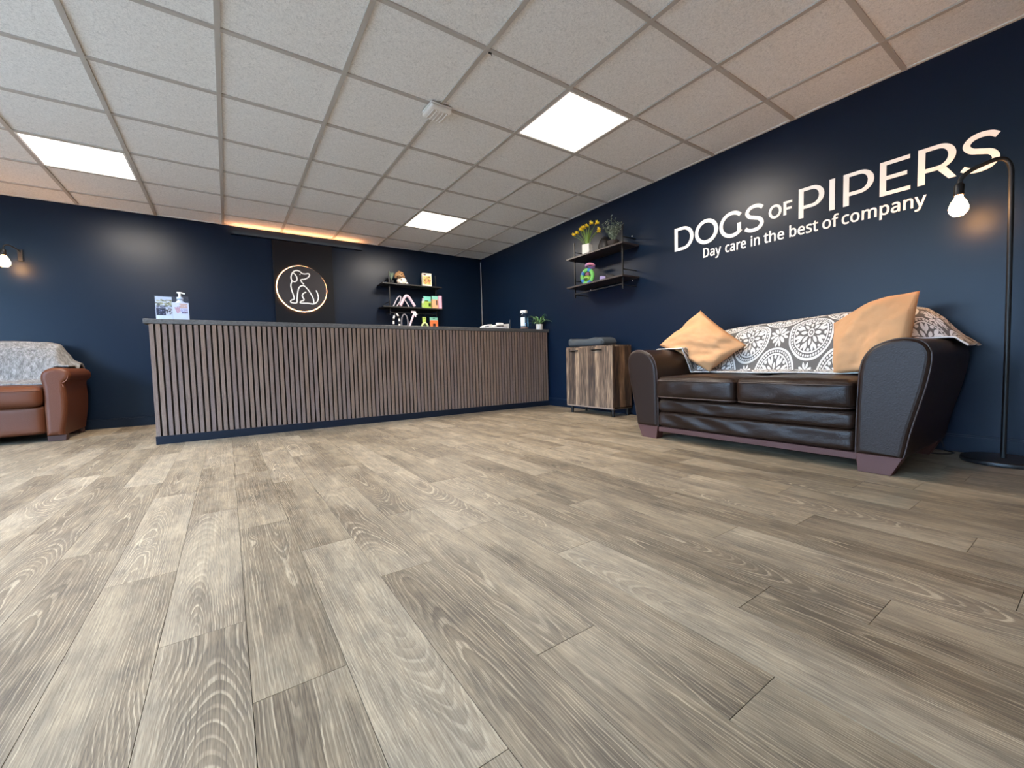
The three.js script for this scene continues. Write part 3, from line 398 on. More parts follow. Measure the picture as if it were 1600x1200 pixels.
  { const t = thing('hanging_pack', 'lime green toy packet hung from the shelf rail', 'packet', [-1.055, 1.1, 0.2], 0, 'packs hung from the shelf rail'); part(t, 'header_card', rbox(0.055, 0.085, 0.008, 0.003, 0, 0.128, 0), std(0xa9bf5c, 0.5)); part(t, 'toy', tube([[-0.05, 0, 0.012], [-0.035, 0.06, 0.014], [0, 0.085, 0.014], [0.036, 0.06, 0.014], [0.05, 0, 0.012]], 0.014, 24, 10), std(0xc6d49a, 0.6)); part(t, 'insert', rbox(0.06, 0.07, 0.008, 0.003, 0.01, 0.05, 0.002), std(0x39402a, 0.6)); part(t, 'slot', rbox(0.022, 0.008, 0.003, 0.001, 0, 0.155, 0.0045), std(0x2b331a, 0.6)); }
  { const t = thing('hanging_pack', 'orange packet with turquoise header hung from the rail', 'packet', [-0.905, 1.1, 0.2], 0, 'packs hung from the shelf rail'); part(t, 'pack_body', rbox(0.122, 0.13, 0.03, 0.004, 0, 0.065, 0), std(0xd9703c, 0.5)); part(t, 'header_card', rbox(0.124, 0.06, 0.012, 0.003, -0.002, 0.14, 0), std(0x6fae9c, 0.5)); part(t, 'window', rbox(0.04, 0.06, 0.003, 0.001, 0, 0.05, 0.0155), std(0x3a2420, 0.4)); part(t, 'slot', rbox(0.03, 0.008, 0.003, 0.001, 0, 0.158, 0.0062), std(0x1f3a36, 0.6)); }

  // right wall: boards at 1.722 and 1.402
  const zc = 2.793;
  shelfUnit('wall_shelf', 'black two-board wall shelf with daffodils on the right-hand wall', [RWX(zc), 0, zc], -(Math.PI / 2 + TILT), 0.818, 0.26, [1.719, 1.402], [-0.335, 0.36], [1.285, 1.9], { board: std(0x2a2221, 0.42), pd: 0.2, rail: 0.045, screws: [1.835, 1.385] });
  const A1 = 1.7277, A2 = 1.4107, xw = RWX(zc);
  const v = thing('daffodil_vase', 'white square vase of yellow daffodils on the upper shelf', 'flowers', [xw - 0.175, A1, 2.635], 0.3);
  part(v, 'vase', merge([rbox(0.085, 0.115, 0.085, 0.006, 0, 0.0575, 0)]), std(0xe8e6e0, 0.4));
  const rf = mulberry(88), stemM = std(0x5f7a33, 0.6), leafM = std(0x6d8a3c, 0.6, { side: THREE.DoubleSide }), yel = std(0xecc81e, 0.6, { side: THREE.DoubleSide }), yel2 = std(0xe0a80c, 0.6, { side: THREE.DoubleSide });
  for (let k = 0; k < 16; k++) { const a = k * 2.4, e = 0.15 + 0.35 * rf(), l = 0.12 + 0.1 * rf(); part(v, 'leaf', blade((t) => V(Math.cos(a) * (0.02 + e * l * t * t), 0.1 + l * t, Math.sin(a) * (0.02 + e * l * t * t)), 0.012, 7), leafM); }
  const flower = (t, x, y, z, open) => { const s = tube([[x * 0.15, 0.1, z * 0.15], [x * 0.5, 0.1 + (y - 0.1) * 0.6, z * 0.5], [x, y, z]], 0.003, 10, 6); part(t, 'stem', s, stemM); const f = new THREE.Group(); f.name = 'flower'; f.position.set(x, y, z); f.rotation.set(0.4 + z * 2, 0, -x * 3 - 0.6); t.add(f); part(f, 'trumpet', lathe([[0.002, 0], [0.009, 0.004], [0.011, 0.018], [0.016, 0.026]], 14).rotateX(0), yel2); const pg = []; for (let q = 0; q < 6; q++) { const a = q / 6 * Math.PI * 2; pg.push(blade((u) => V(Math.cos(a) * 0.03 * u, 0.004 + open * 0.03 * u, Math.sin(a) * 0.03 * u), 0.02, 5)); } part(f, 'petals', merge(pg), yel); };
  for (const [x, y, z, o] of [[-0.02, 0.25, -0.12, 0.5], [-0.02, 0.235, -0.16, 0.6], [0, 0.3, -0.06, 0.2], [-0.03, 0.29, -0.03, 0.3], [0.03, 0.285, -0.075, 0.3], [0, 0.325, 0.035, 0.9], [-0.04, 0.27, -0.06, 0.3], [0.02, 0.315, -0.02, 0.5], [-0.01, 0.24, 0.13, 0.8], [0.01, 0.225, 0.115, 0.9], [0, 0.31, 0.1, 1.2]]) flower(v, x, y, z, o);
  const lv = thing('potted_plant', 'grey-green bushy sprigs in dark pot beside the daffodils', 'plant', [xw - 0.12, A1, 2.955]);
  part(lv, 'pot', lathe([[0, 0], [0.045, 0], [0.06, 0.075], [0.062, 0.08], [0.056, 0.08], [0.054, 0.07], [0, 0.07]], 28), std(0x2b2422, 0.6));
  const rr = mulberry(61), sage = [std(0x7f8c7c, 0.7, { side: THREE.DoubleSide }), std(0x5d6b5c, 0.7, { side: THREE.DoubleSide }), std(0x98a090, 0.7, { side: THREE.DoubleSide })];
  for (let k = 0; k < 24; k++) {
    const a = k * 2.4, e = 0.1 + 0.75 * rr(), l = 0.15 + 0.13 * rr(), d = V(Math.cos(a) * e * 0.7, 1, Math.sin(a) * e).normalize(), tip = d.clone().multiplyScalar(l).add(V(0, 0.07, 0)); tip.x = Math.min(tip.x, 0.11);
    const sp = part(lv, 'sprig', tube([[0, 0.06, 0], [tip.x * 0.45, 0.06 + (tip.y - 0.06) * 0.55, tip.z * 0.45], [tip.x, tip.y, tip.z]], 0.0018, 8, 5), sage[1]);
    const gs = []; for (let q = 2; q < 12; q++) { const t = q / 11.5, bx0 = tip.x * t, by0 = 0.06 + (tip.y - 0.06) * t, bz0 = tip.z * t, b = q * 2.2 + k; gs.push(blade((u) => V(bx0 + Math.cos(b) * 0.022 * u, by0 + 0.014 * u, bz0 + Math.sin(b) * 0.022 * u), 0.011, 4)); }
    part(sp, 'leaves', merge(gs), sage[k % 3]).userData.kind = 'stuff';
  }
  const dv = thing('shadow_shape', 'added dark round shape for the shadow between daffodils and sprigs', 'jar', [xw - 0.07, A1, 2.79]);  // solid dark form added in place of the round shadow here
  part(dv, 'shadow_body', lathe([[0, 0], [0.04, 0], [0.062, 0.03], [0.066, 0.08], [0.05, 0.13], [0.034, 0.15], [0, 0.15]], 28), std(0x1c1a1b, 0.5)); part(dv, 'lid', lathe([[0, 0.15], [0.036, 0.15], [0.03, 0.166], [0.008, 0.172], [0, 0.18]], 20), std(0x221f1f, 0.5));
  // ring toy, cap and shoes on the lower board
  const rt = thing('ring_toy', 'green and blue ring dog toy propped on the lower shelf', 'dog toy', [xw - 0.15, A2 + 0.094, 2.605], -Math.PI / 2 + 0.12);
  const gr = std(0x67b558, 0.45), bl = std(0x2f6fb4, 0.45); const seg = (a, b, m, R = 0.072, r = 0.021) => part(rt, 'ring_segment', new THREE.TorusGeometry(R, r, 14, 20, b - a).rotateZ(a), m);
  const cuts = [0, 0.9, 1.35, 2.2, 2.75, 3.5, 4.1, 4.9, 5.5, Math.PI * 2]; for (let k = 0; k < 9; k++) seg(cuts[k], cuts[k + 1], k % 2 ? bl : gr);
  part(rt, 'inner_ball', ball(0.046, 0.034, 0.03, 0.1, 70), std(0x7da437, 0.5), [0, -0.02, 0.004]); part(rt, 'inner_patch', ball(0.026, 0.013, 0.01, 0, 71), std(0x33501f, 0.5), [0, -0.028, 0.03]); part(rt, 'inner_tag', rbox(0.05, 0.03, 0.008, 0.003, 0, 0.03, 0), std(0x6f3a52, 0.5));
  const hp = thing('rope_ring', 'pink and violet ring lying on top of green ring toy', 'dog toy', [xw - 0.14, A2 + 0.194, 2.64], -Math.PI / 2); part(hp, 'ring', new THREE.TorusGeometry(0.046, 0.0135, 12, 32).rotateX(1.25).scale(1.1, 1, 0.8), std(0xb78ac4, 0.6), [0, 0.012, 0]); part(hp, 'pink_band', new THREE.TorusGeometry(0.046, 0.0143, 12, 16, 1.6).rotateX(1.25).scale(1.1, 1, 0.8), std(0xd88aa8, 0.6), [0, 0.012, 0.0]);
  const shoe = (label, z, cols, turn) => { const t = thing('small_shoe', label, 'shoe', [xw - 0.14, A2, z], turn); part(t, 'sole', soft(0.1, 0.02, 0.045, 0.009, null, 10, 3, 6), std(cols[0], 0.6), [0, 0.01, 0]); part(t, 'upper', soft(0.092, 0.05, 0.042, 0.018, (v, u) => { v.y *= 1 - 0.35 * u.x; }, 12, 6, 8), std(cols[1], 0.7), [0, 0.034, 0]); };
  shoe('small violet and white dog boot beside the ring toy', 2.84, [0xe6e1e6, 0x8a7fa8], -1.2);
  shoe('small black dog boot behind the violet one', 2.925, [0x1d1c1e, 0x1f1d20], -1.0);
}

// ------------------------------------------------------------------ cabinet
{
  const c = thing('cabinet', 'rustic wood two-door cabinet on short black legs beside the sofa', 'cabinet', [0, 0, 0]);
  const rustic = (seed) => texture(512, 512, (u, v) => { // boards of different tone, weathered
    const b = Math.floor((u + 0.012 * (vn(v * 3, 1, seed) - 0.5)) * 6.2 + 0.3 * hash(7, 7, seed)), t = [0.1, 0.72, 0.36, 0.86, 0.2, 0.6, 0.4][(b * 3 + seed) % 7], a = fbm(u * 26, v * 5, seed + 3, 4), s = vn(u * 130, v * 14, seed + 5), w = sm(0.5, 0.75, fbm(u * 12, v * 7, seed + 9, 4));
    const k = Math.max(0, Math.min(1, 0.12 + 0.58 * t + 0.8 * (a - 0.5) + 0.28 * (s - 0.5) + 0.2 * w * (t - 0.3))); return [mix(46, 178, k), mix(34, 150, k), mix(27, 121, k)]; });
  const wA = std(0xffffff, 0.6, { map: rustic(1) }), wB = std(0xffffff, 0.6, { map: rustic(4) }), wS = std(0xd8c4ac, 0.6, { map: rustic(8) }), edge = std(0x8c7868, 0.6);
  const x0 = -0.31, x1 = -0.03, z0 = 2.435, z1 = 3.118, y0 = 0.083, y1 = 0.728;
  const uvZ = (g, a, b) => { const p = g.attributes.position, uv = g.attributes.uv; for (let i = 0; i < uv.count; i++) uv.setXY(i, (p.getZ(i) - a) / (b - a), (p.getY(i) - y0) / (y1 - y0)); return g; };
  const uvX = (g) => { const p = g.attributes.position, uv = g.attributes.uv; for (let i = 0; i < uv.count; i++) uv.setXY(i, (p.getX(i) + p.getZ(i) - x0) / 0.5, (p.getY(i) - y0) / (y1 - y0)); return g; };
  part(c, 'side_panel', uvX(span(x0 + 0.016, x1, y0, y1 - 0.016, z1 - 0.016, z1)), wS); part(c, 'side_panel', uvX(span(x0 + 0.016, x1, y0, y1 - 0.016, z0, z0 + 0.016)), wS);
  part(c, 'top_panel', uvX(span(x0 + 0.004, x1, y1 - 0.016, y1, z0, z1)), wB); part(c, 'bottom_panel', span(x0 + 0.004, x1, y0 - 0.004, y0 + 0.012, z0, z1), edge); part(c, 'back_panel', span(x1 - 0.008, x1, y0 + 0.012, y1 - 0.016, z0 + 0.016, z1 - 0.016), edge);
  const zm = 2.777, hm = BLACK_METAL;
  for (const [a, b, m, h0, h1] of [[z0 + 0.002, zm - 0.0015, wA, 2.51, 2.63], [zm + 0.0015, z1 - 0.002, wB, 2.84, 2.98]]) { const d = part(c, 'door', uvZ(span(x0, x0 + 0.016, y0 + 0.009, y1 - 0.012, a, b), a, b), m); part(d, 'handle', rbox(0.016, 0.013, h1 - h0, 0.004, x0 - 0.01, 0.686, (h0 + h1) / 2), hm); }
  for (const x of [x0 + 0.035, x1 - 0.03]) for (const z of [z0 + 0.055, z1 - 0.03]) part(c, 'leg', merge([new THREE.CylinderGeometry(0.018, 0.014, 0.08, 12).translate(x, 0.04, z), new THREE.CylinderGeometry(0.026, 0.026, 0.006, 14).translate(x, 0.076, z)]), BLACK_METAL);
  const cu = soft(0.24, 0.085, 0.545, 0.038, (v, u) => { if (v.y > 0) v.y += 0.012 * Math.sin(u.z * 3.6 + 0.4) + 0.008 * u.z * -1 - 0.012 * Math.exp(-Math.pow((u.z - 0.1) * 4, 2)); v.x += 0.01 * Math.sin(u.z * 5); if (Math.abs(u.z) > 0.8 && v.y > 0) v.y += 0.008; v.y += 0.006 * (fbm(v.x * 20 + 5, v.z * 14 + 5, 90, 2) - 0.5); }, 14, 8, 34);
  const cb = solo('dog_cushion', 'dark grey flat cushion lying on top of the wooden cabinet', 'cushion', cu, std(0x3d4348, 0.92, { bumpMap: plaster, bumpScale: 0.002 }), [-0.175, 0.7725, 2.705]);
}

// ------------------------------------------------------------------ dark sofa
const leatherBump = texture(512, 512, (u, v) => grey(128 + 90 * (fbm(u * 70, v * 70, 500, 3) - 0.5) + 60 * (vn(u * 150, v * 150, 520) - 0.5)), { srgb: false, repeat: [3, 3] });
const SOFA_Z = 4.663;
const sofaTop = (z) => { const a = z - SOFA_Z; const pts = a > 0 ? [[0, 0.812], [0.3, 0.828], [0.6, 0.832], [0.68, 0.812], [0.745, 0.755], [0.79, 0.69], [0.86, 0.612]] : [[0, 0.812], [0.36, 0.79], [0.55, 0.76], [0.68, 0.72], [0.78, 0.66], [0.86, 0.61]]; const q = Math.abs(a); for (let i = 1; i < pts.length; i++) if (q <= pts[i][0]) { const t = (q - pts[i - 1][0]) / (pts[i][0] - pts[i - 1][0]); return mix(pts[i - 1][1], pts[i][1], t); } return 0.61; };
{
  const L = new THREE.MeshPhysicalMaterial({ color: 0x24160f, roughness: 0.4, specularIntensity: 0.5, bumpMap: leatherBump, bumpScale: 0.0012 }), seam = std(0x3a2b26, 0.5), W = std(0x4d2a24, 0.65);
  const so = thing('leather_sofa', 'dark brown leather two-seat sofa with curved arms against the navy wall', 'sofa', [0, 0, 0]);
  const prof = [[5.236, 0.088], [5.236, 0.2], [5.238, 0.33], [5.243, 0.46], [5.256, 0.545], [5.288, 0.6], [5.33, 0.628], [5.385, 0.645], [5.435, 0.643], [5.473, 0.625], [5.495, 0.59], [5.5, 0.55], [5.491, 0.47], [5.474, 0.381], [5.453, 0.29], [5.433, 0.2], [5.418, 0.11], [5.412, 0.088]];
  const mir = prof.map(([z, y]) => [2 * SOFA_Z - z, y]).reverse();
  const wr = (g, s) => { const p = g.attributes.position; return g; };
  for (const [pr, k] of [[prof, 0], [mir, 1]]) {
    const dense = new THREE.SplineCurve(pr.map((p) => new THREE.Vector2(...p))).getPoints(90).map((p) => [p.x, p.y]);
    const a = part(so, 'arm', boxUV(profileX(dense, -0.93, -0.1, 0.022, false)), L);
    part(a, 'piping', tube(dense.filter((_, i) => i % 3 === 0).map(([z, y]) => { const cz = k ? 2 * SOFA_Z - 5.36 : 5.36, cy = 0.37, d = Math.hypot(z - cz, y - cy); return [-0.914, y - (y - cy) / d * 0.002, z - (z - cz) / d * 0.002]; }), 0.0045, 120, 6), seam);
  }
  // base: two soft bands across the front
  const fold = (s) => (v, u) => { if (u.x < -0.5) { v.x += 0.006 * (fbm(v.z * 9 + 4, v.y * 26 + 3, s, 3) - 0.5) * 2 + 0.004 * Math.sin(v.z * 24 + v.y * 60) * sm(0.35, 0.65, vn(v.z * 3, 2, s + 2)); } };
  part(so, 'front_band', soft(0.14, 0.112, 1.142, 0.026, fold(3), 6, 10, 90), L, [-0.858, 0.148, SOFA_Z]);
  part(so, 'front_band', soft(0.14, 0.1, 1.142, 0.034, fold(8), 6, 10, 90), L, [-0.862, 0.247, SOFA_Z]);
  part(so, 'seat_base', span(-0.8, -0.12, 0.09, 0.29, 4.092, 5.234), L);
  for (const [a, b, s] of [[4.093, 4.657, 20], [4.659, 5.233, 30]]) {
    const c = part(so, 'seat_cushion', soft(0.56, 0.158, b - a, 0.04, (v, u) => {
      if (v.y > 0) v.y += 0.012 * (1 - u.z * u.z) * (1 - u.x * u.x * 0.6) ; if (u.x < -0.6) { v.x -= 0.014 * (1 - u.z * u.z) * (1 - u.y * u.y); }
      v.y += 0.004 * (fbm(v.x * 14 + 3, v.z * 14 + 9, s, 3) - 0.5) * 2; if (u.x < -0.8) v.x += 0.005 * (fbm(v.z * 12 + 3, v.y * 30 + 3, s + 4, 2) - 0.5) * 2 - 0.004 * Math.exp(-Math.pow((v.z - 0.02) * 22, 2)) * (1 - Math.abs(u.y));
    }, 20, 10, 28), L, [-0.678, 0.372, (a + b) / 2]);
    for (const y of [0.052, -0.062]) part(c, 'piping', tube([[-0.2, y, -(b - a) / 2 + 0.004], [-0.262, y, -(b - a) / 2 + 0.014], [-0.283, y, -(b - a) / 2 + 0.05], [-0.289, y, 0], [-0.283, y, (b - a) / 2 - 0.05], [-0.262, y, (b - a) / 2 - 0.014], [-0.2, y, (b - a) / 2 - 0.004]], 0.004, 60, 6), seam);
  }
  // back rest
  const bk = sheet((u, v) => { const z = mix(3.86, 5.466, u), h = sofaTop(z) - 0.012, t = v * 6; const P = [[-0.40, 0.38], [-0.39, 0.47], [-0.33, 0.47 + (h - 0.47) * 0.62], [-0.275, h - 0.03], [-0.2, h - 0.002], [-0.12, h - 0.03], [-0.09, Math.abs(z - SOFA_Z) > 0.7 ? 0.48 : 0.2]]; const i = Math.min(5, Math.floor(t)), f = t - i; return [mix(P[i][0], P[i + 1][0], f), mix(P[i][1], P[i + 1][1], f), z]; }, 40, 36, 0.02);
  part(so, 'backrest', bk, L);
  part(so, 'rail', rbox(0.03, 0.034, 1.15, 0.003, -0.895, 0.071, SOFA_Z), W);
  const leg = (z0, z1, b0, b1, x) => { const s = new THREE.Shape([new THREE.Vector2(b0, 0), new THREE.Vector2(b1, 0), new THREE.Vector2(z1, 0.09), new THREE.Vector2(z0, 0.09)]); return new THREE.ExtrudeGeometry(s, { depth: 0.07, bevelEnabled: true, bevelSize: 0.002, bevelThickness: 0.002, bevelOffset: -0.002, bevelSegments: 1 }).rotateY(-Math.PI / 2).translate(x, 0, 0); };
  for (const x of [-0.85, -0.16]) { part(so, 'leg', leg(5.238, 5.412, 5.248, 5.372, x), W); part(so, 'leg', leg(2 * SOFA_Z - 5.412, 2 * SOFA_Z - 5.238, 2 * SOFA_Z - 5.372, 2 * SOFA_Z - 5.248, x), W); }
}

// ------------------------------------------------------------------ patterned throw, cushions
{
  const pat = canvasTexture(1024, 1024, (c, w) => {
    const G = '#625e5a', I = '#d3cec7', q = mulberry(3); c.fillStyle = G; c.fillRect(0, 0, w, w);
    const ring = (x, y, r, lw) => { c.lineWidth = lw; c.strokeStyle = I; c.beginPath(); c.arc(x, y, r, 0, 7); c.stroke(); };
    const petal = (x, y, a, r0, r1, wd) => { c.save(); c.translate(x, y); c.rotate(a); c.fillStyle = I; c.beginPath(); c.moveTo(r0, 0); c.quadraticCurveTo((r0 + r1) / 2, wd, r1, wd * 0.25); c.quadraticCurveTo(r1 + wd * 0.3, 0, r1, -wd * 0.25); c.quadraticCurveTo((r0 + r1) / 2, -wd, r0, 0); c.fill(); c.restore(); };
    const med = (x, y) => { c.fillStyle = G; c.beginPath(); c.arc(x, y, 345, 0, 7); c.fill(); ring(x, y, 330, 30); ring(x, y, 256, 20);
      for (let k = 0; k < 46; k++) { const a = k / 46 * Math.PI * 2; c.fillStyle = I; c.beginPath(); c.arc(x + 293 * Math.cos(a), y + 293 * Math.sin(a), 15, 0, 7); c.fill(); }
      for (let k = 0; k < 8; k++) { const a = k / 8 * Math.PI * 2; petal(x, y, a, 56, 150, 38); petal(x, y, a + 0.27, 140, 240, 36); petal(x, y, a - 0.27, 140, 240, 36); petal(x, y, a + 0.39, 104, 190, 26); c.fillStyle = I; c.beginPath(); c.arc(x + 222 * Math.cos(a), y + 222 * Math.sin(a), 22, 0, 7); c.fill(); }
      ring(x, y, 40, 18); c.fillStyle = I; c.beginPath(); c.arc(x, y, 15, 0, 7); c.fill(); };
    const flo = (x, y) => { for (let k = 0; k < 4; k++) { const a = Math.PI / 4 + k * Math.PI / 2; petal(x, y, a, 18, 128, 42); petal(x, y, a + 0.55, 66, 150, 30); petal(x, y, a - 0.55, 66, 150, 30); petal(x, y, a + Math.PI / 4, 14, 96, 20); } };
    for (const [x, y] of [[512, 0], [512, 1024], [0, 512], [1024, 512]]) flo(x, y);
    for (const [x, y] of [[0, 0], [1024, 0], [0, 1024], [1024, 1024], [512, 512]]) med(x, y);
  });
  pat.wrapS = pat.wrapT = THREE.RepeatWrapping; pat.offset.set(-0.484, -0.27);
  const cloth = std(0xffffff, 0.95, { map: pat, bumpMap: plaster, bumpScale: 0.002 });
  const P = (z) => { const h = sofaTop(z) + 0.004; return [[-0.6, 0.468], [-0.5, 0.47], [-0.43, 0.482], [-0.375, 0.47 + (h - 0.47) * 0.45], [-0.31, h - 0.055], [-0.265, h - 0.008], [-0.195, h + 0.008], [-0.12, h - 0.022], [-0.085, h - 0.1], [-0.075, h - 0.17]]; };
  const drape = (u, v) => {
    const uA = 0.14, uB = 0.2, fa = Math.min(1, Math.max(0, (u - uA) / (uB - uA))), z = u < uA ? mix(3.83, 4.075, u / uA) : u < uB ? 4.075 + 0.012 * fa : mix(4.087, 5.535, (u - uB) / (1 - uB)), q = P(z), wob = 0.05 * (vn(z * 5, 3, 8) - 0.5), t = Math.min(0.99999, Math.max(0, v)) * (q.length - 1), lo = z > 5.2 ? 2.4 : u < uB ? mix(0.0, 0.9 + wob * 10, fa) : 0.9 + wob * 10, tt = lo + t / (q.length - 1) * (q.length - 1.001 - lo), i = Math.floor(tt), f = tt - i, g = f * f * (3 - 2 * f) * 0.25 + f * 0.75;
    let x = mix(q[i][0], q[i + 1][0], g), y = mix(q[i][1], q[i + 1][1], g); if (z > 5.2) y = Math.max(y, 0.653 - 0.5 * Math.max(0, 5.26 - z) - 0.9 * Math.max(0, z - 5.485)); else if (u < uB) y = Math.max(y, mix(0.655, 0.47, fa) - 0.9 * Math.max(0, 3.85 - z));
    const n = 0.016 * (fbm(z * 5 + 2, v * 5, 77, 3) - 0.5); return [x - n, y + n * 0.4, z];
  };
  const th = sheet(drape, 150, 60, 0.009, [1.81 / 0.37, 0.82 / 0.37]);
  solo('patterned_throw', 'grey and cream medallion throw draped over the dark sofa', 'throw', th, cloth);
  { const m = scene.getObjectByName('patterned_throw'), hem = [...Array(81)].map((_, k) => drape(k / 80, 0.002)); part(m, 'hem', tube(hem, 0.0045, 240, 6), std(0xd3cec7, 0.95)); part(m, 'hem', tube([...Array(31)].map((_, k) => drape(0.999, k / 30)), 0.0045, 90, 6), std(0xd3cec7, 0.95)); }
  // a cushion from its four corners (tl, tr, br, bl), bulged both ways
  const cushion = (label, c, thick, col, s, pin = 0.055, lift = 0) => {
    const C = c.map((p) => V(...p)), n = C[1].clone().sub(C[0]).cross(C[3].clone().sub(C[0])).normalize(), N = 36, pos = [], idx = [];
    for (let k = 0; k < 2; k++) for (let j = 0; j <= N; j++) for (let i = 0; i <= N; i++) {
      const a = i / N, b = j / N, A = a * 2 - 1, B = b * 2 - 1; const aa = 0.5 + 0.5 * A * (1 - pin * (1 - B * B) * Math.abs(A)), bb = 0.5 + 0.5 * B * (1 - pin * (1 - A * A) * Math.abs(B));
      const p = C[0].clone().multiplyScalar((1 - aa) * (1 - bb)).addScaledVector(C[1], aa * (1 - bb)).addScaledVector(C[2], aa * bb).addScaledVector(C[3], (1 - aa) * bb);
      const e = Math.pow(Math.max(0, (1 - A * A) * (1 - B * B)), 0.42), wr = (fbm(a * 7 + (b - 0.5) * 3, b * 6, s, 3) - 0.5) * 0.036 + 0.02 * Math.sin((a * 9 + b * 6) + 4 * vn(a * 3, b * 3, s + 3)) * vn(a * 2.4, b * 2.4, s + 7);
      p.y += lift * (1 - A * A) * (1 - b) + 0.5 * lift * (1 - A * A) * Math.sin(a * 3) * (1 - b); p.addScaledVector(n, (k ? -1 : 1) * (thick * e * 0.5 + wr * Math.min(1, e * 1.3)) ); pos.push(p.x, p.y, p.z);
    }
    const M = (N + 1) * (N + 1); for (let j = 0; j < N; j++) for (let i = 0; i < N; i++) { const a = j * (N + 1) + i, b = a + 1, cc = a + N + 1, d = cc + 1; idx.push(a, cc, d, a, d, b, M + a, M + d, M + cc, M + a, M + b, M + d); }
    let g = new THREE.BufferGeometry(); g.setAttribute('position', new THREE.Float32BufferAttribute(pos, 3)); g.setIndex(idx); g = mergeVertices(g, 1e-4); g.computeVertexNormals(); boxUV(g);
    solo('scatter_cushion', label, 'cushion', g, col, undefined, undefined, 'peach cushions on the dark sofa');
  };
  const peach = std(0xc49266, 0.85, { bumpMap: plaster, bumpScale: 0.0015, side: THREE.DoubleSide });
  cushion('peach cushion standing on its corner at the far sofa arm', [[-0.375, 0.948, 4.09], [-0.44, 0.655, 4.475], [-0.535, 0.472, 4.255], [-0.465, 0.69, 3.772]], 0.15, peach, 5);
  cushion('peach cushion leaning on the near sofa arm', [[-0.375, 0.768, 4.962], [-0.4, 0.905, 5.352], [-0.56, 0.5, 5.335], [-0.52, 0.462, 5.012]], 0.13, peach, 15, 0.01, 0.024);
}

// ------------------------------------------------------------------ floor lamp and cable
function bulb(t, p, r, power) {
  const glow = new THREE.MeshStandardMaterial({ color: 0xffe0b0, emissive: 0xffc489, emissiveIntensity: 48 });
  part(t, 'bulb', lathe([[0.0, -r * 1.35], [r * 0.55, -r * 1.25], [r * 0.93, -r * 0.75], [r, -r * 0.2], [r * 0.8, r * 0.5], [r * 0.45, r * 1.1], [r * 0.36, r * 1.5], [0, r * 1.5]], 28), glow, p);
  const l = new THREE.PointLight(0xffb26b, power, 0, 2); l.castShadow = true; l.shadow.radius = 1.5; const w = t.localToWorld(V(...p)); l.position.copy(w); scene.add(l);
}
{
  const t = thing('floor_lamp', 'black arched floor lamp with bare glowing bulb beside the sofa', 'floor lamp', [-0.2, 0, 5.64]); t.updateMatrixWorld();
  part(t, 'base', lathe([[0, 0], [0.15, 0], [0.153, 0.004], [0.153, 0.018], [0.148, 0.023], [0, 0.025]], 48), std(0x191a1d, 0.45));
  part(t, 'pole', tube([[0, 0.02, 0], [0, 0.5, 0], [0, 1.0, -0.002], [0, 1.4, -0.006], [-0.002, 1.49, -0.01], [-0.01, 1.525, -0.024], [-0.022, 1.537, -0.05], [-0.04, 1.525, -0.095], [-0.058, 1.504, -0.14], [-0.068, 1.475, -0.168], [-0.07, 1.44, -0.175]], 0.0105, 160, 12), BLACK_METAL);
  part(t, 'socket', lathe([[0, 0], [0.019, 0], [0.02, 0.004], [0.02, 0.052], [0.012, 0.062], [0, 0.064]], 24), BLACK_METAL, [-0.07, 1.39, -0.175]);
  bulb(t, [-0.07, 1.335, -0.175], 0.038, 0.34);
  solo('power_cable', 'black cable on the floor behind the sofa leg', 'cable', tube([[-0.04, 0.004, 5.4], [-0.1, 0.004, 5.45], [-0.16, 0.004, 5.43], [-0.19, 0.004, 5.37], [-0.12, 0.02, 5.3], [-0.06, 0.09, 5.31], [-0.045, 0.13, 5.33], [-0.04, 0.1, 5.37], [-0.045, 0.02, 5.4]], 0.0035, 80, 6), std(0x121214, 0.5));
  solo('cable_clip', 'tiny white clip on the wall above the baseboard', 'clip', rbox(0.006, 0.007, 0.014, 0.002), WHITE, [RWX(5.385) - 0.004, 0.137, 5.385]);
}

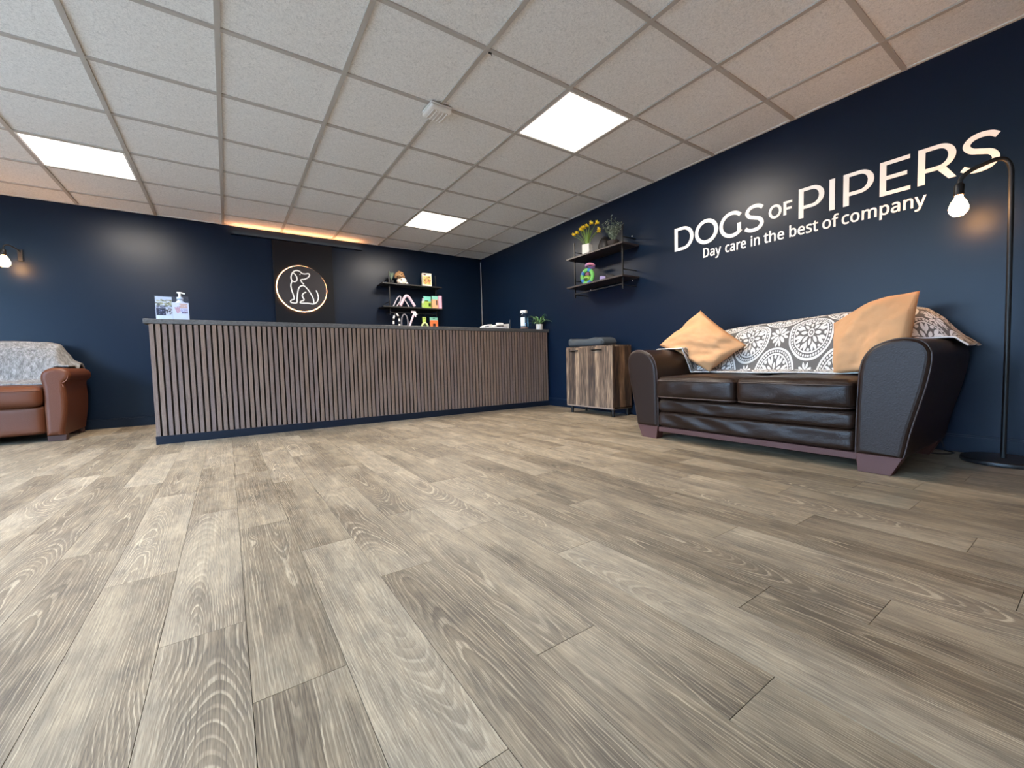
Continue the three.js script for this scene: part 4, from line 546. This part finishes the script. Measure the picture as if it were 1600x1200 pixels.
// ------------------------------------------------------------------ tan armchair, throw, wall lamp
{
  const L = new THREE.MeshPhysicalMaterial({ color: 0x582f1b, roughness: 0.46, specularIntensity: 0.6, bumpMap: leatherBump, bumpScale: 0.001 }), seam = std(0x6e3f2a, 0.5), F = std(0x3a2018, 0.8), cx = -5.09;
  const a = thing('tan_armchair', 'tan leather armchair with rolled arms at the left wall end', 'armchair', [0, 0, 0]);
  const pr = [[-4.775, 0.05], [-4.775, 0.3], [-4.775, 0.46], [-4.785, 0.54], [-4.775, 0.595], [-4.735, 0.628], [-4.69, 0.637], [-4.645, 0.63], [-4.612, 0.606], [-4.6, 0.57], [-4.61, 0.532], [-4.634, 0.508], [-4.638, 0.46], [-4.634, 0.36], [-4.642, 0.22], [-4.66, 0.1], [-4.666, 0.05]];
  for (const k of [0, 1]) {
    const p = k ? pr.map(([x, y]) => [2 * cx - x, y]).reverse() : pr, d = new THREE.SplineCurve(p.map((q) => new THREE.Vector2(...q))).getPoints(90);
    const g = new THREE.ExtrudeGeometry(new THREE.Shape(d), { depth: 0.64, bevelEnabled: true, bevelSize: 0.035, bevelThickness: 0.035, bevelOffset: -0.035, bevelSegments: 6 }).translate(0, 0, 0.125);
    const m = part(a, 'arm', boxUV(g), L);
    part(m, 'piping', tube(d.filter((_, i) => i % 3 === 0 && i > 20 && i < 72).map((q) => { const ox = k ? 2 * cx + 4.66 : -4.66, oy = 0.5, l = Math.hypot(q.x - ox, q.y - oy); return [q.x - (q.x - ox) / l * 0.028, q.y - (q.y - oy) / l * 0.028, 0.792]; }), 0.004, 60, 6), seam);
    part(a, 'foot', rbox(0.115, 0.048, 0.08, 0.004, k ? 2 * cx + 4.715 : -4.715, 0.026, 0.735), F);
    part(a, 'foot', rbox(0.1, 0.048, 0.08, 0.004, k ? 2 * cx + 4.715 : -4.715, 0.026, 0.2), F);
  }
  part(a, 'front_band', soft(0.63, 0.25, 0.5, 0.025, null, 12, 8, 8), L, [cx, 0.19, 0.53]);
  const sc = part(a, 'seat_cushion', soft(0.622, 0.175, 0.56, 0.05, (v, u) => { if (v.y > 0) v.y += 0.016 * (1 - u.x * u.x) * (1 - u.z * u.z * 0.5); if (u.z > 0.6) v.z += 0.016 * (1 - u.x * u.x) * (1 - u.y * u.y); v.y += 0.01 * (fbm(v.x * 9 + 4, v.z * 9 + 4, 33, 3) - 0.5); }, 24, 10, 20), L, [cx, 0.392, 0.55]);
  part(sc, 'piping', tube([[-0.3, 0.055, 0.18], [-0.295, 0.055, 0.265], [-0.25, 0.055, 0.286], [0, 0.058, 0.295], [0.25, 0.055, 0.286], [0.295, 0.055, 0.265], [0.3, 0.055, 0.18]], 0.004, 50, 6), seam);
  part(a, 'backrest', soft(0.62, 0.6, 0.22, 0.08, (v, u) => { v.z -= 0.1 * u.y; if (v.z > 0) v.z += 0.02 * (1 - u.x * u.x); }, 20, 20, 10), L, [cx, 0.53, 0.225]);
  const topY = (x) => { const q = x - cx; const pts = [[-0.6, 0.66], [-0.4, 0.68], [-0.3, 0.86], [0, 0.875], [0.22, 0.872], [0.3, 0.85], [0.345, 0.77], [0.39, 0.69], [0.44, 0.662], [0.5, 0.658]]; for (let i = 1; i < pts.length; i++) if (q <= pts[i][0]) { const t = (q - pts[i - 1][0]) / (pts[i][0] - pts[i - 1][0]); return mix(pts[i - 1][1], pts[i][1], t * t * (3 - 2 * t) * 0.4 + t * 0.6); } return 0.655; };
  const th = sheet((u, v) => {
    const x = mix(cx - 0.42, -4.645, u), h = topY(x), arm = sm(-4.8, -4.74, x), seatZ = 0.56;
    const P = [[seatZ + 0.04, mix(0.492, 0.645, arm)], [seatZ - 0.06, mix(0.5, 0.648, arm)], [0.42, mix(0.53, Math.max(0.65, h * 0.8), arm)], [0.36, mix(0.53, h, 0.55)], [0.31, h - 0.06], [0.25, h], [0.17, h + 0.006], [0.11, h - 0.03], [0.085, h - 0.14]];
    const t = Math.min(0.99999, v) * (P.length - 1), i = Math.floor(t), f = t - i, n = 0.024 * (fbm(x * 7 + 40, v * 4, 91, 3) - 0.5); return [x, mix(P[i][1], P[i + 1][1], f) + n * 0.6 + 0.006, mix(P[i][0], P[i + 1][0], f) + n];
  }, 80, 50, 0.016, [2, 2]);
  const fl = texture(256, 256, (u, v) => { const k = 116 + 60 * (fbm(u * 30, v * 22, 700, 3) - 0.5) + 36 * (vn(u * 90, v * 60, 720) - 0.5); return [k, k * 0.985, k * 0.975]; });
  solo('fleece_throw', 'soft light grey throw draped over the tan armchair', 'throw', th, std(0xffffff, 0.98, { map: fl, bumpMap: fl, bumpScale: 0.004 }));
  const w = thing('wall_lamp', 'black bracket wall lamp with glowing bulb above the armchair', 'wall lamp', [-5.04, 1.74, 0]); w.updateMatrixWorld();
  part(w, 'wall_plate', rbox(0.035, 0.11, 0.018, 0.005, 0, -0.02, 0.01), BLACK_METAL);
  part(w, 'arm', tube([[0, 0.01, 0.016], [0, 0.02, 0.06], [-0.012, 0.03, 0.13], [-0.03, 0.035, 0.175], [-0.05, 0.02, 0.19], [-0.055, -0.01, 0.19]], 0.006, 40, 8), BLACK_METAL);
  part(w, 'socket', lathe([[0, 0], [0.017, 0], [0.018, 0.05], [0.01, 0.06], [0, 0.062]], 20), BLACK_METAL, [-0.055, -0.066, 0.19]);
  bulb(w, [-0.055, -0.118, 0.19], 0.04, 0.3);
}
renderer.render(scene, camera);
